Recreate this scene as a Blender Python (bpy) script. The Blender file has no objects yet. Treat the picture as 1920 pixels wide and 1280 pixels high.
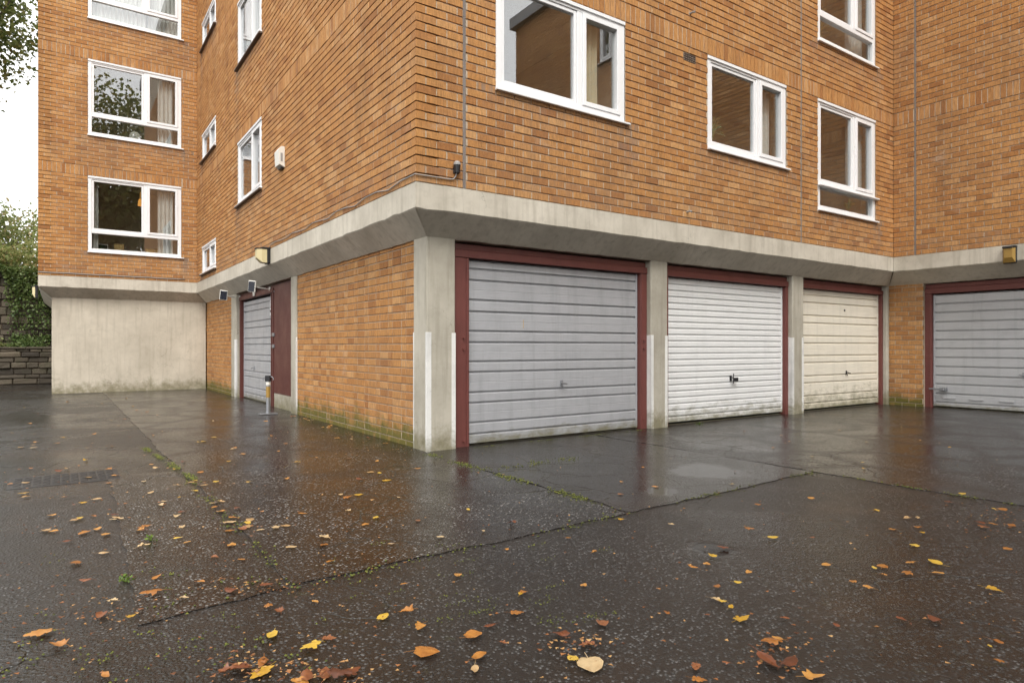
import bpy, math, random
import numpy as np
from mathutils import Vector

random.seed(7); RNG = np.random.default_rng(11)
scene = bpy.context.scene
COL = scene.collection
# ------------------------------------------------------------------ camera
F_PX, HOR = 1222.0, 650.0
_n = math.hypot(1760, F_PX)
RX = np.array([1760/_n, -F_PX/_n]); FW = np.array([F_PX/_n, 1760/_n])
CAM = np.array([-2.7389, -5.5245, 1.04])
cam = bpy.data.cameras.new('camera'); co = bpy.data.objects.new('camera', cam); COL.objects.link(co)
co.location = CAM; co.rotation_euler = (math.radians(90), 0, -math.atan2(FW[0], FW[1]))
cam.sensor_width = 36; cam.lens = 36*F_PX/1920; cam.shift_y = (HOR-640)/1920
cam.clip_start = .05; cam.clip_end = 2000
scene.camera = co
def ray(px, py):
    d = (px-960)/F_PX*RX+FW
    return np.array([d[0], d[1], -(py-HOR)/F_PX])
def on_ground(px, py, z=0.0):
    r = ray(px, py); return CAM+r*((z-CAM[2])/r[2])
def proj(p):
    d = np.asarray(p)[..., :2]-CAM[:2]; zz = np.maximum(d@FW, .05); xx = d@RX
    return 960+F_PX*xx/zz, HOR-F_PX*(np.asarray(p)[..., 2]-CAM[2])/zz, d@FW
# ------------------------------------------------------------------ world, sun, exposure
SUN_EL, SUN_AZ = math.radians(52), math.radians(205)      # azimuth clockwise from +Y
w = bpy.data.worlds.new('World'); scene.world = w; w.use_nodes = True
nt = w.node_tree; bg = nt.nodes['Background']
sky = nt.nodes.new('ShaderNodeTexSky'); sky.sky_type = 'NISHITA'; sky.sun_disc = False
sky.sun_elevation = SUN_EL; sky.sun_rotation = SUN_AZ; sky.air_density = 1.0; sky.dust_density = 6; sky.ozone_density = 1
hs = nt.nodes.new('ShaderNodeHueSaturation'); hs.inputs['Saturation'].default_value = .10
mx = nt.nodes.new('ShaderNodeMix'); mx.data_type = 'RGBA'; mx.inputs['Factor'].default_value = .72
mx.inputs['B'].default_value = (11.0, 10.9, 10.7, 1)      # even cloud deck, in the sky texture's own units
nt.links.new(sky.outputs['Color'], hs.inputs['Color']); nt.links.new(hs.outputs['Color'], mx.inputs['A'])
nt.links.new(mx.outputs['Result'], bg.inputs['Color']); bg.inputs['Strength'].default_value = .11
sl = bpy.data.lights.new('sun', 'SUN'); sl.energy = 1.3; sl.angle = math.radians(28); sl.color = (1, .97, .92)
so = bpy.data.objects.new('sun', sl); COL.objects.link(so); so.location = (-6, -12, 20)
sd = Vector((math.sin(SUN_AZ)*math.cos(SUN_EL), math.cos(SUN_AZ)*math.cos(SUN_EL), math.sin(SUN_EL)))
so.rotation_euler = sd.to_track_quat('Z', 'Y').to_euler()
vs = scene.view_settings
vs.view_transform = 'Standard'; vs.look = 'None'; vs.gamma = 1; vs.use_curve_mapping = False; vs.exposure = 1.0
scene.render.engine = 'CYCLES'
scene.cycles.use_denoising = True; scene.cycles.max_bounces = 7; scene.cycles.transparent_max_bounces = 12
scene.cycles.caustics_reflective = False; scene.cycles.caustics_refractive = False; scene.cycles.sample_clamp_indirect = 6

# ------------------------------------------------------------------ material helpers
def S(*c):
    r = [(v/255/12.92 if v/255 <= .04045 else ((v/255+.055)/1.055)**2.4) for v in c]
    return (*r, 1)
class Mat:
    def __init__(s, name, rough=.6, spec=.5, col=(.5, .5, .5, 1), metal=0):
        s.m = bpy.data.materials.new(name); s.m.use_nodes = True; s.t = s.m.node_tree
        s.b = s.t.nodes['Principled BSDF']; s.b.inputs['Roughness'].default_value = rough
        s.b.inputs['Specular IOR Level'].default_value = spec; s.b.inputs['Base Color'].default_value = col
        s.b.inputs['Metallic'].default_value = metal
        s._geo = None
    def n(s, t, **kw):
        nd = s.t.nodes.new(t)
        for k, v in kw.items():
            if k.startswith('_'): nd.inputs[k[1:]].default_value = v
            else: setattr(nd, k, v)
        return nd
    def l(s, a, b): s.t.links.new(a, b)
    def pos(s, scale=(1, 1, 1)):
        if s._geo is None: s._geo = s.n('ShaderNodeNewGeometry')
        mp = s.n('ShaderNodeVectorMath', operation='MULTIPLY'); s.l(s._geo.outputs['Position'], mp.inputs[0]); mp.inputs[1].default_value = scale
        return mp.outputs[0]
    def sep(s, sock):
        x = s.n('ShaderNodeSeparateXYZ'); s.l(sock, x.inputs[0]); return x.outputs
    def noise(s, scale, detail=4, rough=.55, vec=None, dist=0):
        nd = s.n('ShaderNodeTexNoise', _Scale=scale, _Detail=detail, _Roughness=rough, _Distortion=dist)
        s.l(vec if vec is not None else s.pos(), nd.inputs['Vector']); return nd.outputs['Fac']
    def ramp(s, sock, stops):
        r = s.n('ShaderNodeValToRGB'); e = r.color_ramp.elements
        while len(e) < len(stops): e.new(.5)
        for q, (p, c) in zip(e, stops):
            q.position = p; q.color = c if len(c) == 4 else (*c, 1)
        s.l(sock, r.inputs[0]); return r.outputs['Color']
    def rng(s, sock, a, b, c=0., d=1.):
        r = s.n('ShaderNodeMapRange'); r.inputs[1].default_value = a; r.inputs[2].default_value = b
        r.inputs[3].default_value = c; r.inputs[4].default_value = d; s.l(sock, r.inputs[0]); return r.outputs[0]
    def math(s, op, a, b=None):
        m = s.n('ShaderNodeMath', operation=op)
        for i, v in enumerate((a, b)):
            if v is None: continue
            if isinstance(v, (int, float)): m.inputs[i].default_value = v
            else: s.l(v, m.inputs[i])
        return m.outputs[0]
    def mix(s, fac, a, b, blend='MIX'):
        m = s.n('ShaderNodeMix', data_type='RGBA', blend_type=blend)
        for k, v in (('Factor', fac), ('A', a), ('B', b)):
            if isinstance(v, (int, float)): m.inputs[k].default_value = v
            elif isinstance(v, tuple): m.inputs[k].default_value = v
            else: s.l(v, m.inputs[k])
        return m.outputs['Result']
    def color(s, sock): s.l(sock, s.b.inputs['Base Color'])
    def rough(s, sock): s.l(sock, s.b.inputs['Roughness'])
    def bump(s, sock, strength=.4, dist=.01):
        b = s.n('ShaderNodeBump', _Strength=strength, _Distance=dist); s.l(sock, b.inputs['Height'])
        s.l(b.outputs[0], s.b.inputs['Normal']); return b
M = {}
# --- brick
def brick_mat(name, algae=False):
    m = Mat(name, .85, .3)
    at = m.n('ShaderNodeAttribute', attribute_name='rnd')
    base = m.ramp(at.outputs['Fac'], [(0, (.36, .152, .047)), (.10, (.47, .212, .064)), (.45, (.57, .285, .094)), (.7, (.52, .245, .076)), (.88, (.65, .36, .145)), (1, (.44, .196, .060))])
    streak = m.noise(1, 5, .65, m.pos((62, 62, 9)))
    c = m.mix(m.rng(streak, .35, .72), base, m.mix(.72, base, (.15, .062, .026, 1)))
    speck = m.noise(105, 4, .75)
    c = m.mix(m.rng(speck, .56, .70, 0, .6), c, (.66, .40, .20, 1)); c = m.mix(m.rng(speck, .28, .44, .62, 0), c, (.12, .045, .018, 1))
    stain = m.noise(1, 5, .6, m.pos((2.6, 2.6, .35))); c = m.mix(m.rng(stain, .52, .74, 0, .4), c, m.mix(.75, c, (.10, .055, .03, 1)))
    dirt = m.noise(.9, 5, .6)
    c = m.mix(m.rng(dirt, .50, .78, 0, .36), c, (.20, .12, .075, 1))
    eff = m.noise(1.7, 6, .7, m.pos((1, 1, 1.6)))
    c = m.mix(m.rng(eff, .60, .80, 0, .38), c, (.62, .50, .40, 1))
    sa = m.n('ShaderNodeAttribute', attribute_name='stain'); sm_ = m.math('MULTIPLY', sa.outputs['Fac'], m.rng(m.noise(1, 4, .6, m.pos((22, 22, 2.5))), .35, .62))
    c = m.mix(sm_, c, m.mix(m.noise(9), (.07, .045, .032, 1), (.34, .28, .24, 1)))
    if algae:
        z = m.sep(m.pos())[2]
        az = m.math('ADD', m.rng(z, .08, .42, 1, 0), m.rng(m.noise(4, 5, .65), .3, .7, -.45, .35))
        c = m.mix(m.rng(az, .35, .9, 0, .9), c, m.mix(m.noise(30), (.055, .065, .014, 1), (.13, .125, .02, 1)))
    m.color(c)
    h = m.math('ADD', m.math('MULTIPLY', streak, .6), m.math('MULTIPLY', speck, .7))
    m.bump(h, .55, .004)
    return m.m
M['brick'] = brick_mat('rustic_orange_brick'); M['brick_low'] = brick_mat('rustic_brick_with_algae', True)
m = Mat('mortar', .95, .2); v = m.noise(60, 4)
m.color(m.ramp(v, [(.3, (.36, .28, .20)), (.7, (.54, .45, .35))])); m.bump(v, .5, .003); M['mortar'] = m.m
# --- concrete
def concrete(name, base, dark, base_stain=True, soft=1.0):
    m = Mat(name, .8, .35)
    n1 = m.noise(1.3, 6, .62); n2 = m.noise(9, 6, .65); n3 = m.noise(140, 3, .6)
    c = m.mix(m.rng(n1, .35, .7), base, m.mix(.6*soft, base, dark))
    c = m.mix(m.rng(n2, .5, .8, 0, .4*soft), c, dark)
    run = m.noise(1, 4, .6, m.pos((14, 14, .9)))
    c = m.mix(m.rng(run, .50, .72, 0, .5*soft), c, dark)
    if base_stain:
        z = m.sep(m.pos())[2]
        a = m.math('ADD', m.rng(z, .02, .5, 1, 0), m.rng(m.noise(5, 6, .7), .3, .7, -.55, .3))
        c = m.mix(m.rng(a, .3, .9, 0, .75), c, m.mix(m.noise(26, 5), (.10, .085, .05, 1), (.20, .18, .075, 1)))
    vo = m.n('ShaderNodeTexVoronoi', feature='DISTANCE_TO_EDGE', _Scale=2.6)
    wv = m.n('ShaderNodeVectorMath', operation='ADD'); m.l(m.pos(), wv.inputs[0])
    nn = m.n('ShaderNodeTexNoise', _Scale=5., _Detail=4.); m.l(m.pos(), nn.inputs['Vector'])
    sc = m.n('ShaderNodeVectorMath', operation='SCALE'); m.l(nn.outputs['Color'], sc.inputs[0]); sc.inputs['Scale'].default_value = .25
    m.l(sc.outputs[0], wv.inputs[1]); m.l(wv.outputs[0], vo.inputs['Vector'])
    ck = m.math('MULTIPLY', m.rng(vo.outputs['Distance'], .0, .006, 1, 0), m.rng(m.noise(.8, 3), .5, .6, 0, 1))
    c = m.mix(m.math('MULTIPLY', ck, .55), c, (.09, .075, .055, 1))
    m.color(c)
    m.bump(m.math('ADD', m.math('MULTIPLY', n2, 1.2), m.math('MULTIPLY', n3, .25)), .45, .006)
    return m.m
M['band'] = concrete('painted_concrete_beam', (.62, .57, .48, 1), (.31, .275, .215, 1), False, 1.0)
M['column'] = concrete('painted_concrete_column', (.49, .455, .38, 1), (.25, .225, .175, 1), True, 1.0)
M['render'] = concrete('rendered_wall', (.58, .525, .43, 1), (.33, .29, .225, 1), True, .9)
def paint(name, col, dirty=.3, rough=.5, grain=None, algae=False, zt=.3, metal=0.):
    m = Mat(name, rough, .5, metal=metal)
    n1 = m.noise(3, 5, .6); n2 = m.noise(40, 5, .65)
    dk = tuple(x*.45 for x in col[:3])+(1,)
    c = m.mix(m.rng(n1, .45, .8, 0, dirty), col, dk)
    c = m.mix(m.rng(n2, .58, .75, 0, dirty*.7), c, dk)
    h = n2
    if grain:
        g = m.noise(1, 4, .6, m.pos(grain)); c = m.mix(m.rng(g, .4, .75, 0, .28), c, dk); h = g
    if algae:
        z = m.sep(m.pos())[2]
        a = m.math('ADD', m.rng(z, .02, zt, 1, 0), m.rng(m.noise(6, 6, .7, m.pos((1, 1, 2))), .3, .7, -.5, .25))
        c = m.mix(m.rng(a, .3, .95, 0, .8), c, m.mix(m.noise(40, 5), (.10, .085, .03, 1), (.23, .21, .10, 1)))
    if algae:
        st = m.noise(1, 4, .65, m.pos((9, 9, .7))); c = m.mix(m.rng(st, .52, .75, 0, dirty*1.1), c, dk)
        sp = m.noise(55, 3, .7); c = m.mix(m.rng(sp, .70, .78, 0, .5), c, (.14, .07, .035, 1))
    m.color(c); m.bump(h, .25, .002); m.rough(m.rng(n1, .3, .7, rough-.08, rough+.15))
    return m.m
M['red'] = paint('red_brown_paint', (.15, .042, .034, 1), .35, .5, (40, 40, 3))
M['maroon'] = paint('dark_maroon_paint', (.095, .022, .015, 1), .3, .5, (30, 30, 3))
M['silver'] = paint('weathered_silver_door', (.45, .455, .475, 1), .28, .42, (3, 3, 160), True, .22, .25)
M['silver2'] = paint('blue_grey_door', (.50, .505, .52, 1), .25, .42, (3, 3, 160), True, .15, .25)
M['whitedoor'] = paint('white_door_paint', (.80, .80, .79, 1), .12, .4, (3, 3, 120), True, .42)
M['cream'] = paint('cream_door_paint', (.80, .74, .62, 1), .18, .45, (3, 3, 120), True, .62)
M['whitepaint'] = paint('white_edge_paint', (.74, .73, .70, 1), .5, .55, None, True, .42)
M['upvc'] = paint('white_plastic_frame', (.82, .82, .825, 1), .06, .3)
M['white'] = paint('white_plastic', (.74, .72, .66, 1), .12, .4)
M['black'] = paint('black_plastic', (.012, .012, .014, 1), .2, .4)
M['steel'] = paint('galvanised_steel', (.32, .33, .35, 1), .3, .38, metal=.7)
M['grey'] = paint('grey_plastic', (.30, .29, .28, 1), .2, .5)
M['tile'] = paint('brown_sill_tile', (.10, .068, .05, 1), .4, .6)
M['diffuser'] = paint('cream_lamp_diffuser', (.62, .53, .30, 1), .2, .35)
M['yellow'] = paint('yellow_plastic', (.33, .20, .045, 1), .4, .4)
M['joint'] = paint('grey_mastic', (.20, .17, .155, 1), .4, .7)
M['dark'] = Mat('dark_interior', .9, .2, (.015, .014, .013, 1)).m
M['room'] = paint('beige_room_wall', (.64, .54, .44, 1), .1, .8)
M['curtain'] = paint('pale_curtain', (.66, .64, .60, 1), .1, .9)
M['creamcurtain'] = paint('cream_curtain', (.70, .62, .45, 1), .1, .9)
M['card'] = paint('kraft_card', (.50, .34, .14, 1), .2, .8)
M['terracotta'] = paint('terracotta_pot', (.32, .13, .06, 1), .2, .8)
M['solar'] = paint('solar_panel_blue', (.006, .008, .018, 1), .1, .2)
M['roof'] = paint('grey_roof_felt', (.22, .225, .235, 1), .2, .7)
M['soil'] = paint('dark_soil', (.05, .035, .022, 1), .3, .95)
M['iron'] = paint('cast_iron', (.035, .033, .031, 1), .4, .45, metal=.2)
def glass():
    m = bpy.data.materials.new('window_glass'); m.use_nodes = True; t = m.node_tree; t.nodes.clear()
    N = t.nodes.new; o = N('ShaderNodeOutputMaterial'); mx = N('ShaderNodeMixShader'); tr = N('ShaderNodeBsdfTransparent'); gl = N('ShaderNodeBsdfGlossy')
    lw = N('ShaderNodeLayerWeight'); lw.inputs['Blend'].default_value = .5
    pw = N('ShaderNodeMath'); pw.operation = 'POWER'; pw.inputs[1].default_value = 5; mr = N('ShaderNodeMapRange'); mr.inputs[3].default_value = .16; mr.inputs[4].default_value = 1
    tr.inputs['Color'].default_value = (.93, .945, .94, 1); gl.inputs['Roughness'].default_value = .0; gl.inputs['Color'].default_value = (.97, .98, 1, 1)
    t.links.new(lw.outputs['Facing'], pw.inputs[0]); t.links.new(pw.outputs[0], mr.inputs[0]); t.links.new(mr.outputs[0], mx.inputs[0])
    t.links.new(tr.outputs[0], mx.inputs[1]); t.links.new(gl.outputs[0], mx.inputs[2]); t.links.new(mx.outputs[0], o.inputs[0])
    return m
M['glass'] = glass()
# --- asphalt
def asphalt(name, chip=95., light=.35, wet=(.40, .62), tint=(.030, .024, .020), dry=(.050, .046, .044), moss=.25, bump=.55, ridge=0., r_wet=.06, r_dry=.30, chipmax=.30, pools=()):
    m = Mat(name, .4, .5); P = m.pos()
    vo = m.n('ShaderNodeTexVoronoi', feature='F1', _Scale=chip, _Randomness=1.); m.l(P, vo.inputs['Vector'])
    vcol = m.sep(vo.outputs['Color']); cellr = vcol[0]
    wn = m.noise(.55, 6, .6, dist=.6); wn2 = m.noise(3.2, 5, .65)
    nn = m.n('ShaderNodeTexNoise', _Scale=1.6, _Detail=5.); m.l(P, nn.inputs['Vector'])
    sc = m.n('ShaderNodeVectorMath', operation='SCALE'); m.l(nn.outputs['Color'], sc.inputs[0]); sc.inputs['Scale'].default_value = .55
    ad = m.n('ShaderNodeVectorMath', operation='ADD'); m.l(P, ad.inputs[0]); m.l(sc.outputs[0], ad.inputs[1])
    wm = m.rng(m.math('ADD', wn, m.math('MULTIPLY', m.math('SUBTRACT', wn2, .5), .35)), wet[0], wet[1])     # 1 = standing film
    if ridge:
        vr = m.n('ShaderNodeTexVoronoi', feature='DISTANCE_TO_EDGE', _Scale=.95); m.l(ad.outputs[0], vr.inputs['Vector'])
        wm = m.math('MULTIPLY', m.math('ADD', m.math('MULTIPLY', wm, .6), .4), m.rng(vr.outputs['Distance'], .0, .16, 1-ridge, 1))
    pool = None
    for (qx, qy, qr) in pools:       # shallow standing water, soft edged
        dv = m.n('ShaderNodeVectorMath', operation='DISTANCE'); m.l(P, dv.inputs[0]); dv.inputs[1].default_value = (qx, qy, 0)
        k_ = m.rng(m.math('ADD', dv.outputs['Value'], m.math('MULTIPLY', m.math('SUBTRACT', m.noise(2.4, 5, .65), .5), qr*1.6)), qr, qr*.55)
        pool = k_ if pool is None else m.math('MAXIMUM', pool, k_)
    if pool is not None: wm = m.math('MAXIMUM', wm, pool)
    base = m.mix(wm, (*dry, 1), (*tint, 1)); base = m.mix(m.rng(m.noise(2.1, 6, .65), .35, .75, 0, .6), base, (tint[0]*.6, tint[1]*.6, tint[2]*.6, 1))
    spot = m.rng(cellr, 1-light, 1-light*.5)
    top = m.rng(vo.outputs['Distance'], .22, .52, 1, 0)
    patchy = m.rng(m.noise(1.7, 5, .65), .38, .62, .15, 1)
    chipc = m.mix(vcol[1], (.09, .085, .082, 1), (chipmax, chipmax*.97, chipmax*.94, 1))
    c = m.mix(m.math('MULTIPLY', m.math('MULTIPLY', spot, top), patchy), base, chipc)
    rust = m.noise(.8, 4, .6); c = m.mix(m.rng(rust, .56, .74, 0, .5), c, (.045, .024, .013, 1))
    mo = m.math('MULTIPLY', m.rng(m.noise(7, 6, .7), .60, .72), m.rng(m.noise(.7, 3), .45, .62))
    c = m.mix(m.math('MULTIPLY', mo, moss), c, m.mix(m.noise(80), (.025, .034, .008, 1), (.085, .09, .02, 1)))
    vc = m.n('ShaderNodeTexVoronoi', feature='DISTANCE_TO_EDGE', _Scale=1.5); m.l(ad.outputs[0], vc.inputs['Vector'])
    crk = m.math('MULTIPLY', m.rng(vc.outputs['Distance'], 0, .012, 1, 0), m.rng(m.noise(.45, 3), .47, .56))
    c = m.mix(m.math('MULTIPLY', crk, .8), c, (.008, .008, .006, 1))
    m.color(c)
    m.rough(m.math('MAXIMUM', m.rng(wm, 0, 1, r_dry, r_wet), m.math('MULTIPLY', mo, .7)))
    fine = m.noise(230, 3, .6)
    h = m.math('MULTIPLY', m.math('ADD', m.math('MULTIPLY', top, m.math('ADD', cellr, .15)), m.math('MULTIPLY', fine, .25)), m.rng(wm, 0, 1, 1, .28))
    h = m.math('ADD', h, m.math('MULTIPLY', m.noise(14, 4), .5))
    h = m.math('SUBTRACT', h, m.math('MULTIPLY', crk, 1.2))
    if pool is not None: h = m.math('MULTIPLY', h, m.rng(pool, 0, 1, 1, .10))
    m.bump(h, bump, .006)
    return m.m
M['asphalt'] = asphalt('coarse_wet_asphalt', 66, .5, (.42, .72), (.010, .0075, .0058), (.018, .0148, .0125), .5, .9, 0, .09, .33, .165, [(*on_ground(1335, 1030)[:2], .16)])
M['asphalt_mid'] = asphalt('brown_wet_asphalt', 64, .5, (.34, .62), (.0085, .0052, .0036), (.019, .0150, .0120), .25, .8, .8, .085, .28, .42)
M['asphalt_fine'] = asphalt('smooth_wet_asphalt', 120, .35, (.36, .62), (.013, .0098, .008), (.020, .0168, .0145), .3, .55, .5, .05, .22, .22, [(*on_ground(1330, 885)[:2], .40), (*on_ground(1240, 920)[:2], .22)])
def leafmat(name, cols, rough=.5, trans=.25):
    m = Mat(name, rough, .4)
    at = m.n('ShaderNodeAttribute', attribute_name='rnd')
    st = [(i/(len(cols)-1), (*c, 1)) for i, c in enumerate(cols)]
    c = m.ramp(at.outputs['Fac'], st); c = m.mix(m.rng(m.noise(60, 4), .45, .75, 0, .35), c, m.mix(.65, c, (.03, .015, .006, 1)))
    m.color(c); m.b.inputs['Transmission Weight'].default_value = 0
    if trans:
        tl = m.n('ShaderNodeBsdfTranslucent'); m.l(c, tl.inputs[0]); ms = m.n('ShaderNodeMixShader', _Fac=trans)
        out = m.t.nodes['Material Output']; m.l(m.b.outputs[0], ms.inputs[1]); m.l(tl.outputs[0], ms.inputs[2]); m.l(ms.outputs[0], out.inputs[0])
    return m.m
M['tree'] = leafmat('tree_leaf', [(.06, .09, .024), (.12, .15, .036), (.18, .20, .06), (.24, .20, .055)], .5, .5)
M['ivy'] = leafmat('ivy_leaf', [(.05, .09, .025), (.11, .17, .045), (.20, .25, .09)], .45, .35)
M['hedge'] = leafmat('hazed_hedge_leaf', [(.12, .17, .05), (.22, .27, .08), (.32, .35, .14), (.40, .32, .14)], .5, .5)  # greens lightened: distant haze and sky glow are put into the leaf colour
M['weed'] = leafmat('weed_leaf', [(.07, .13, .015), (.16, .24, .03)])
M['spider'] = leafmat('houseplant_leaf', [(.22, .30, .10), (.60, .62, .36)])
M['dry'] = leafmat('dried_flower', [(.42, .34, .16), (.65, .55, .33)])
M['moss'] = leafmat('moss', [(.035, .042, .008), (.08, .095, .014), (.15, .155, .022)], .9, 0)
M['bark'] = paint('bark', (.075, .055, .04, 1), .4, .9, (20, 20, 3))
m = Mat('wet_garden_stone', .75, .4); at = m.n('ShaderNodeAttribute', attribute_name='rnd')
c = m.ramp(at.outputs['Fac'], [(0, (.03, .023, .016)), (.5, (.065, .052, .036)), (1, (.125, .10, .07))])
c = m.mix(m.rng(m.noise(3, 6, .7), .5, .7, 0, .7), c, (.035, .04, .014, 1)); m.color(c); m.bump(m.noise(25, 6, .7), .8, .02); M['stone'] = m.m

# ------------------------------------------------------------------ geometry helpers
LOC = {}
class MB:
    def __init__(s): s.v = []; s.f = []; s.r = []; s.cur = 0.5; s.q = []; s.st = 0.
    def add(s, vs, fs):
        o = len(s.v); s.v += [tuple(map(float, p)) for p in vs]; s.f += [tuple(i+o for i in f) for f in fs]; s.r += [s.cur]*len(vs); s.q += [s.st]*len(vs)
    def cbox(s, fr, s0, s1, n0, n1, z0, z1, b=.004):
        """chamfered box in a wall frame"""
        b = min(b, (s1-s0)*.3, (n1-n0)*.3, (z1-z0)*.3)
        pts = []; idx = {}
        for i, (X, sx) in enumerate(((s0, 1), (s1, -1))):
            for j, (Y, sy) in enumerate(((n0, 1), (n1, -1))):
                for k, (Z, sz) in enumerate(((z0, 1), (z1, -1))):
                    for a in range(3):
                        q = [X, Y, Z]; d = [sx*b, sy*b, sz*b]
                        for t in range(3):
                            if t != a: q[t] += d[t]
                        idx[i, j, k, a] = len(pts); pts.append(fr(*q))
        g = idx; F = []
        F += [(g[i, 0, 0, 0], g[i, 1, 0, 0], g[i, 1, 1, 0], g[i, 0, 1, 0]) for i in (0, 1)]
        F += [(g[0, j, 0, 1], g[1, j, 0, 1], g[1, j, 1, 1], g[0, j, 1, 1]) for j in (0, 1)]
        F += [(g[0, 0, k, 2], g[1, 0, k, 2], g[1, 1, k, 2], g[0, 1, k, 2]) for k in (0, 1)]
        for j in (0, 1):
            for k in (0, 1): F.append((g[0, j, k, 1], g[1, j, k, 1], g[1, j, k, 2], g[0, j, k, 2]))
        for i in (0, 1):
            for k in (0, 1): F.append((g[i, 0, k, 0], g[i, 1, k, 0], g[i, 1, k, 2], g[i, 0, k, 2]))
        for i in (0, 1):
            for j in (0, 1): F.append((g[i, j, 0, 0], g[i, j, 1, 0], g[i, j, 1, 1], g[i, j, 0, 1]))
        for i in (0, 1):
            for j in (0, 1):
                for k in (0, 1): F.append((g[i, j, k, 0], g[i, j, k, 1], g[i, j, k, 2]))
        s.add(pts, F); return s
    def prism(s, fr, prof, s0, s1):
        """profile [(n,z)...] extruded along s"""
        k = len(prof)
        s.add([fr(s0, n, z) for n, z in prof]+[fr(s1, n, z) for n, z in prof],
              [(i, (i+1) % k, (i+1) % k+k, i+k) for i in range(k)]+[tuple(range(k)), tuple(range(2*k-1, k-1, -1))]); return s
    def tube(s, pts, r, seg=8, cap=True):
        pts = [Vector(p) for p in pts]; rs = r if isinstance(r, (list, tuple)) else [r]*len(pts)
        rings = []; up = Vector((.3, .2, .93))
        for i, p in enumerate(pts):
            d = (pts[min(i+1, len(pts)-1)]-pts[max(i-1, 0)]).normalized()
            a = d.cross(up)
            if a.length < .05: a = d.cross(Vector((1, 0, 0)))
            a.normalize(); b = d.cross(a)
            rings.append([p+(a*math.cos(t)+b*math.sin(t))*rs[i] for t in [2*math.pi*j/seg for j in range(seg)]])
        vs = [q for rg in rings for q in rg]
        F = [(i*seg+j, i*seg+(j+1) % seg, (i+1)*seg+(j+1) % seg, (i+1)*seg+j) for i in range(len(pts)-1) for j in range(seg)]
        if cap: F += [tuple(range(seg))[::-1], tuple(range((len(pts)-1)*seg, len(pts)*seg))]
        s.add(vs, F); return s
    def build(s, name, mat, parent=None, smooth=False, origin=None):
        me = bpy.data.meshes.new(name); base = Vector(LOC.get(parent.name, (0, 0, 0))) if parent else Vector((0, 0, 0))
        o3 = Vector(origin) if origin is not None else base
        me.from_pydata([(x-o3.x, y-o3.y, z-o3.z) for x, y, z in s.v], [], s.f)
        a = me.attributes.new('rnd', 'FLOAT', 'POINT'); a.data.foreach_set('value', s.r)
        if any(s.q) and len(s.q) == len(s.v): me.attributes.new('stain', 'FLOAT', 'POINT').data.foreach_set('value', s.q)
        me.materials.append(M[mat]); me.update()
        if smooth: me.polygons.foreach_set('use_smooth', [True]*len(me.polygons))
        ob = bpy.data.objects.new(name, me); COL.objects.link(ob)
        if parent: ob.parent = parent; ob.location = o3-base
        else: ob.location = o3
        LOC[ob.name] = tuple(o3); return ob
class Fr:
    def __init__(s, O, t, n): s.O = O; s.t = t; s.n = n
    def __call__(s, a, n, z): return (s.O[0]+s.t[0]*a+s.n[0]*n, s.O[1]+s.t[1]*a+s.n[1]*n, z)
ID = Fr((0, 0), (1, 0), (0, 1))
def thing(name, label, cat, loc=(0, 0, 0), group=None):
    o = bpy.data.objects.new(name, None); COL.objects.link(o); o.location = loc; LOC[o.name] = tuple(loc)
    o.empty_display_size = .1; return tag(o, label, cat, group)
def tag(o, label, cat, group=None):
    o['label'] = label; o['category'] = cat
    if group: o['group'] = group
    return o
def kind(o, k): o['kind'] = k; return o

# ------------------------------------------------------------------ the ground
def sheet(name, pts, z, mat, thick):
    b = MB(); k = len(pts)
    b.add([(x, y, z) for x, y in pts]+[(x, y, z-thick) for x, y in pts], [tuple(range(k))]+[(i, i+k, (i+1) % k+k, (i+1) % k) for i in range(k)])
    return kind(b.build(name, mat), 'structure')
def ragged(corners, step=.06, amp=.012):
    out = []
    for i, a in enumerate(corners):
        c = corners[(i+1) % len(corners)]; L = math.hypot(c[0]-a[0], c[1]-a[1]); n = max(1, min(int(L/step), 160))
        wob = 0
        for j in range(n):
            t = j/n; wob = wob*.7+random.gauss(0, amp*.6)
            nx, ny = -(c[1]-a[1])/L, (c[0]-a[0])/L
            out.append((a[0]+(c[0]-a[0])*t+nx*wob, a[1]+(c[1]-a[1])*t+ny*wob))
    return out
g = MB(); g.add([(-150, -150, 0), (150, -150, 0), (150, 150, 0), (-150, 150, 0)], [(0, 1, 2, 3)])
kind(g.build('asphalt_yard', 'asphalt'), 'structure')
sheet('asphalt_strip', ragged([(-1.9, -2.64), (.165, -2.60), (.185, .1), (.30, .40), (.30, 12.2), (-1.93, 12.2)]), .0045, 'asphalt_mid', .02)
sheet('asphalt_bay', ragged([(-2.5, -2.72), (-1.925, -2.66), (-1.955, .55), (-2.42, .62)]), .004, 'asphalt_mid', .02)
sheet('asphalt_patch', ragged([(.205, -2.60), (2.40, -2.50), (2.41, .45), (.36, .45), (.205, .1)]), .005, 'asphalt_fine', .02)
sheet('asphalt_apron', ragged([(2.42, -7.5), (9.7, -7.5), (9.7, .45), (2.435, .45)]), .004, 'asphalt_mid', .02)

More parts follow.
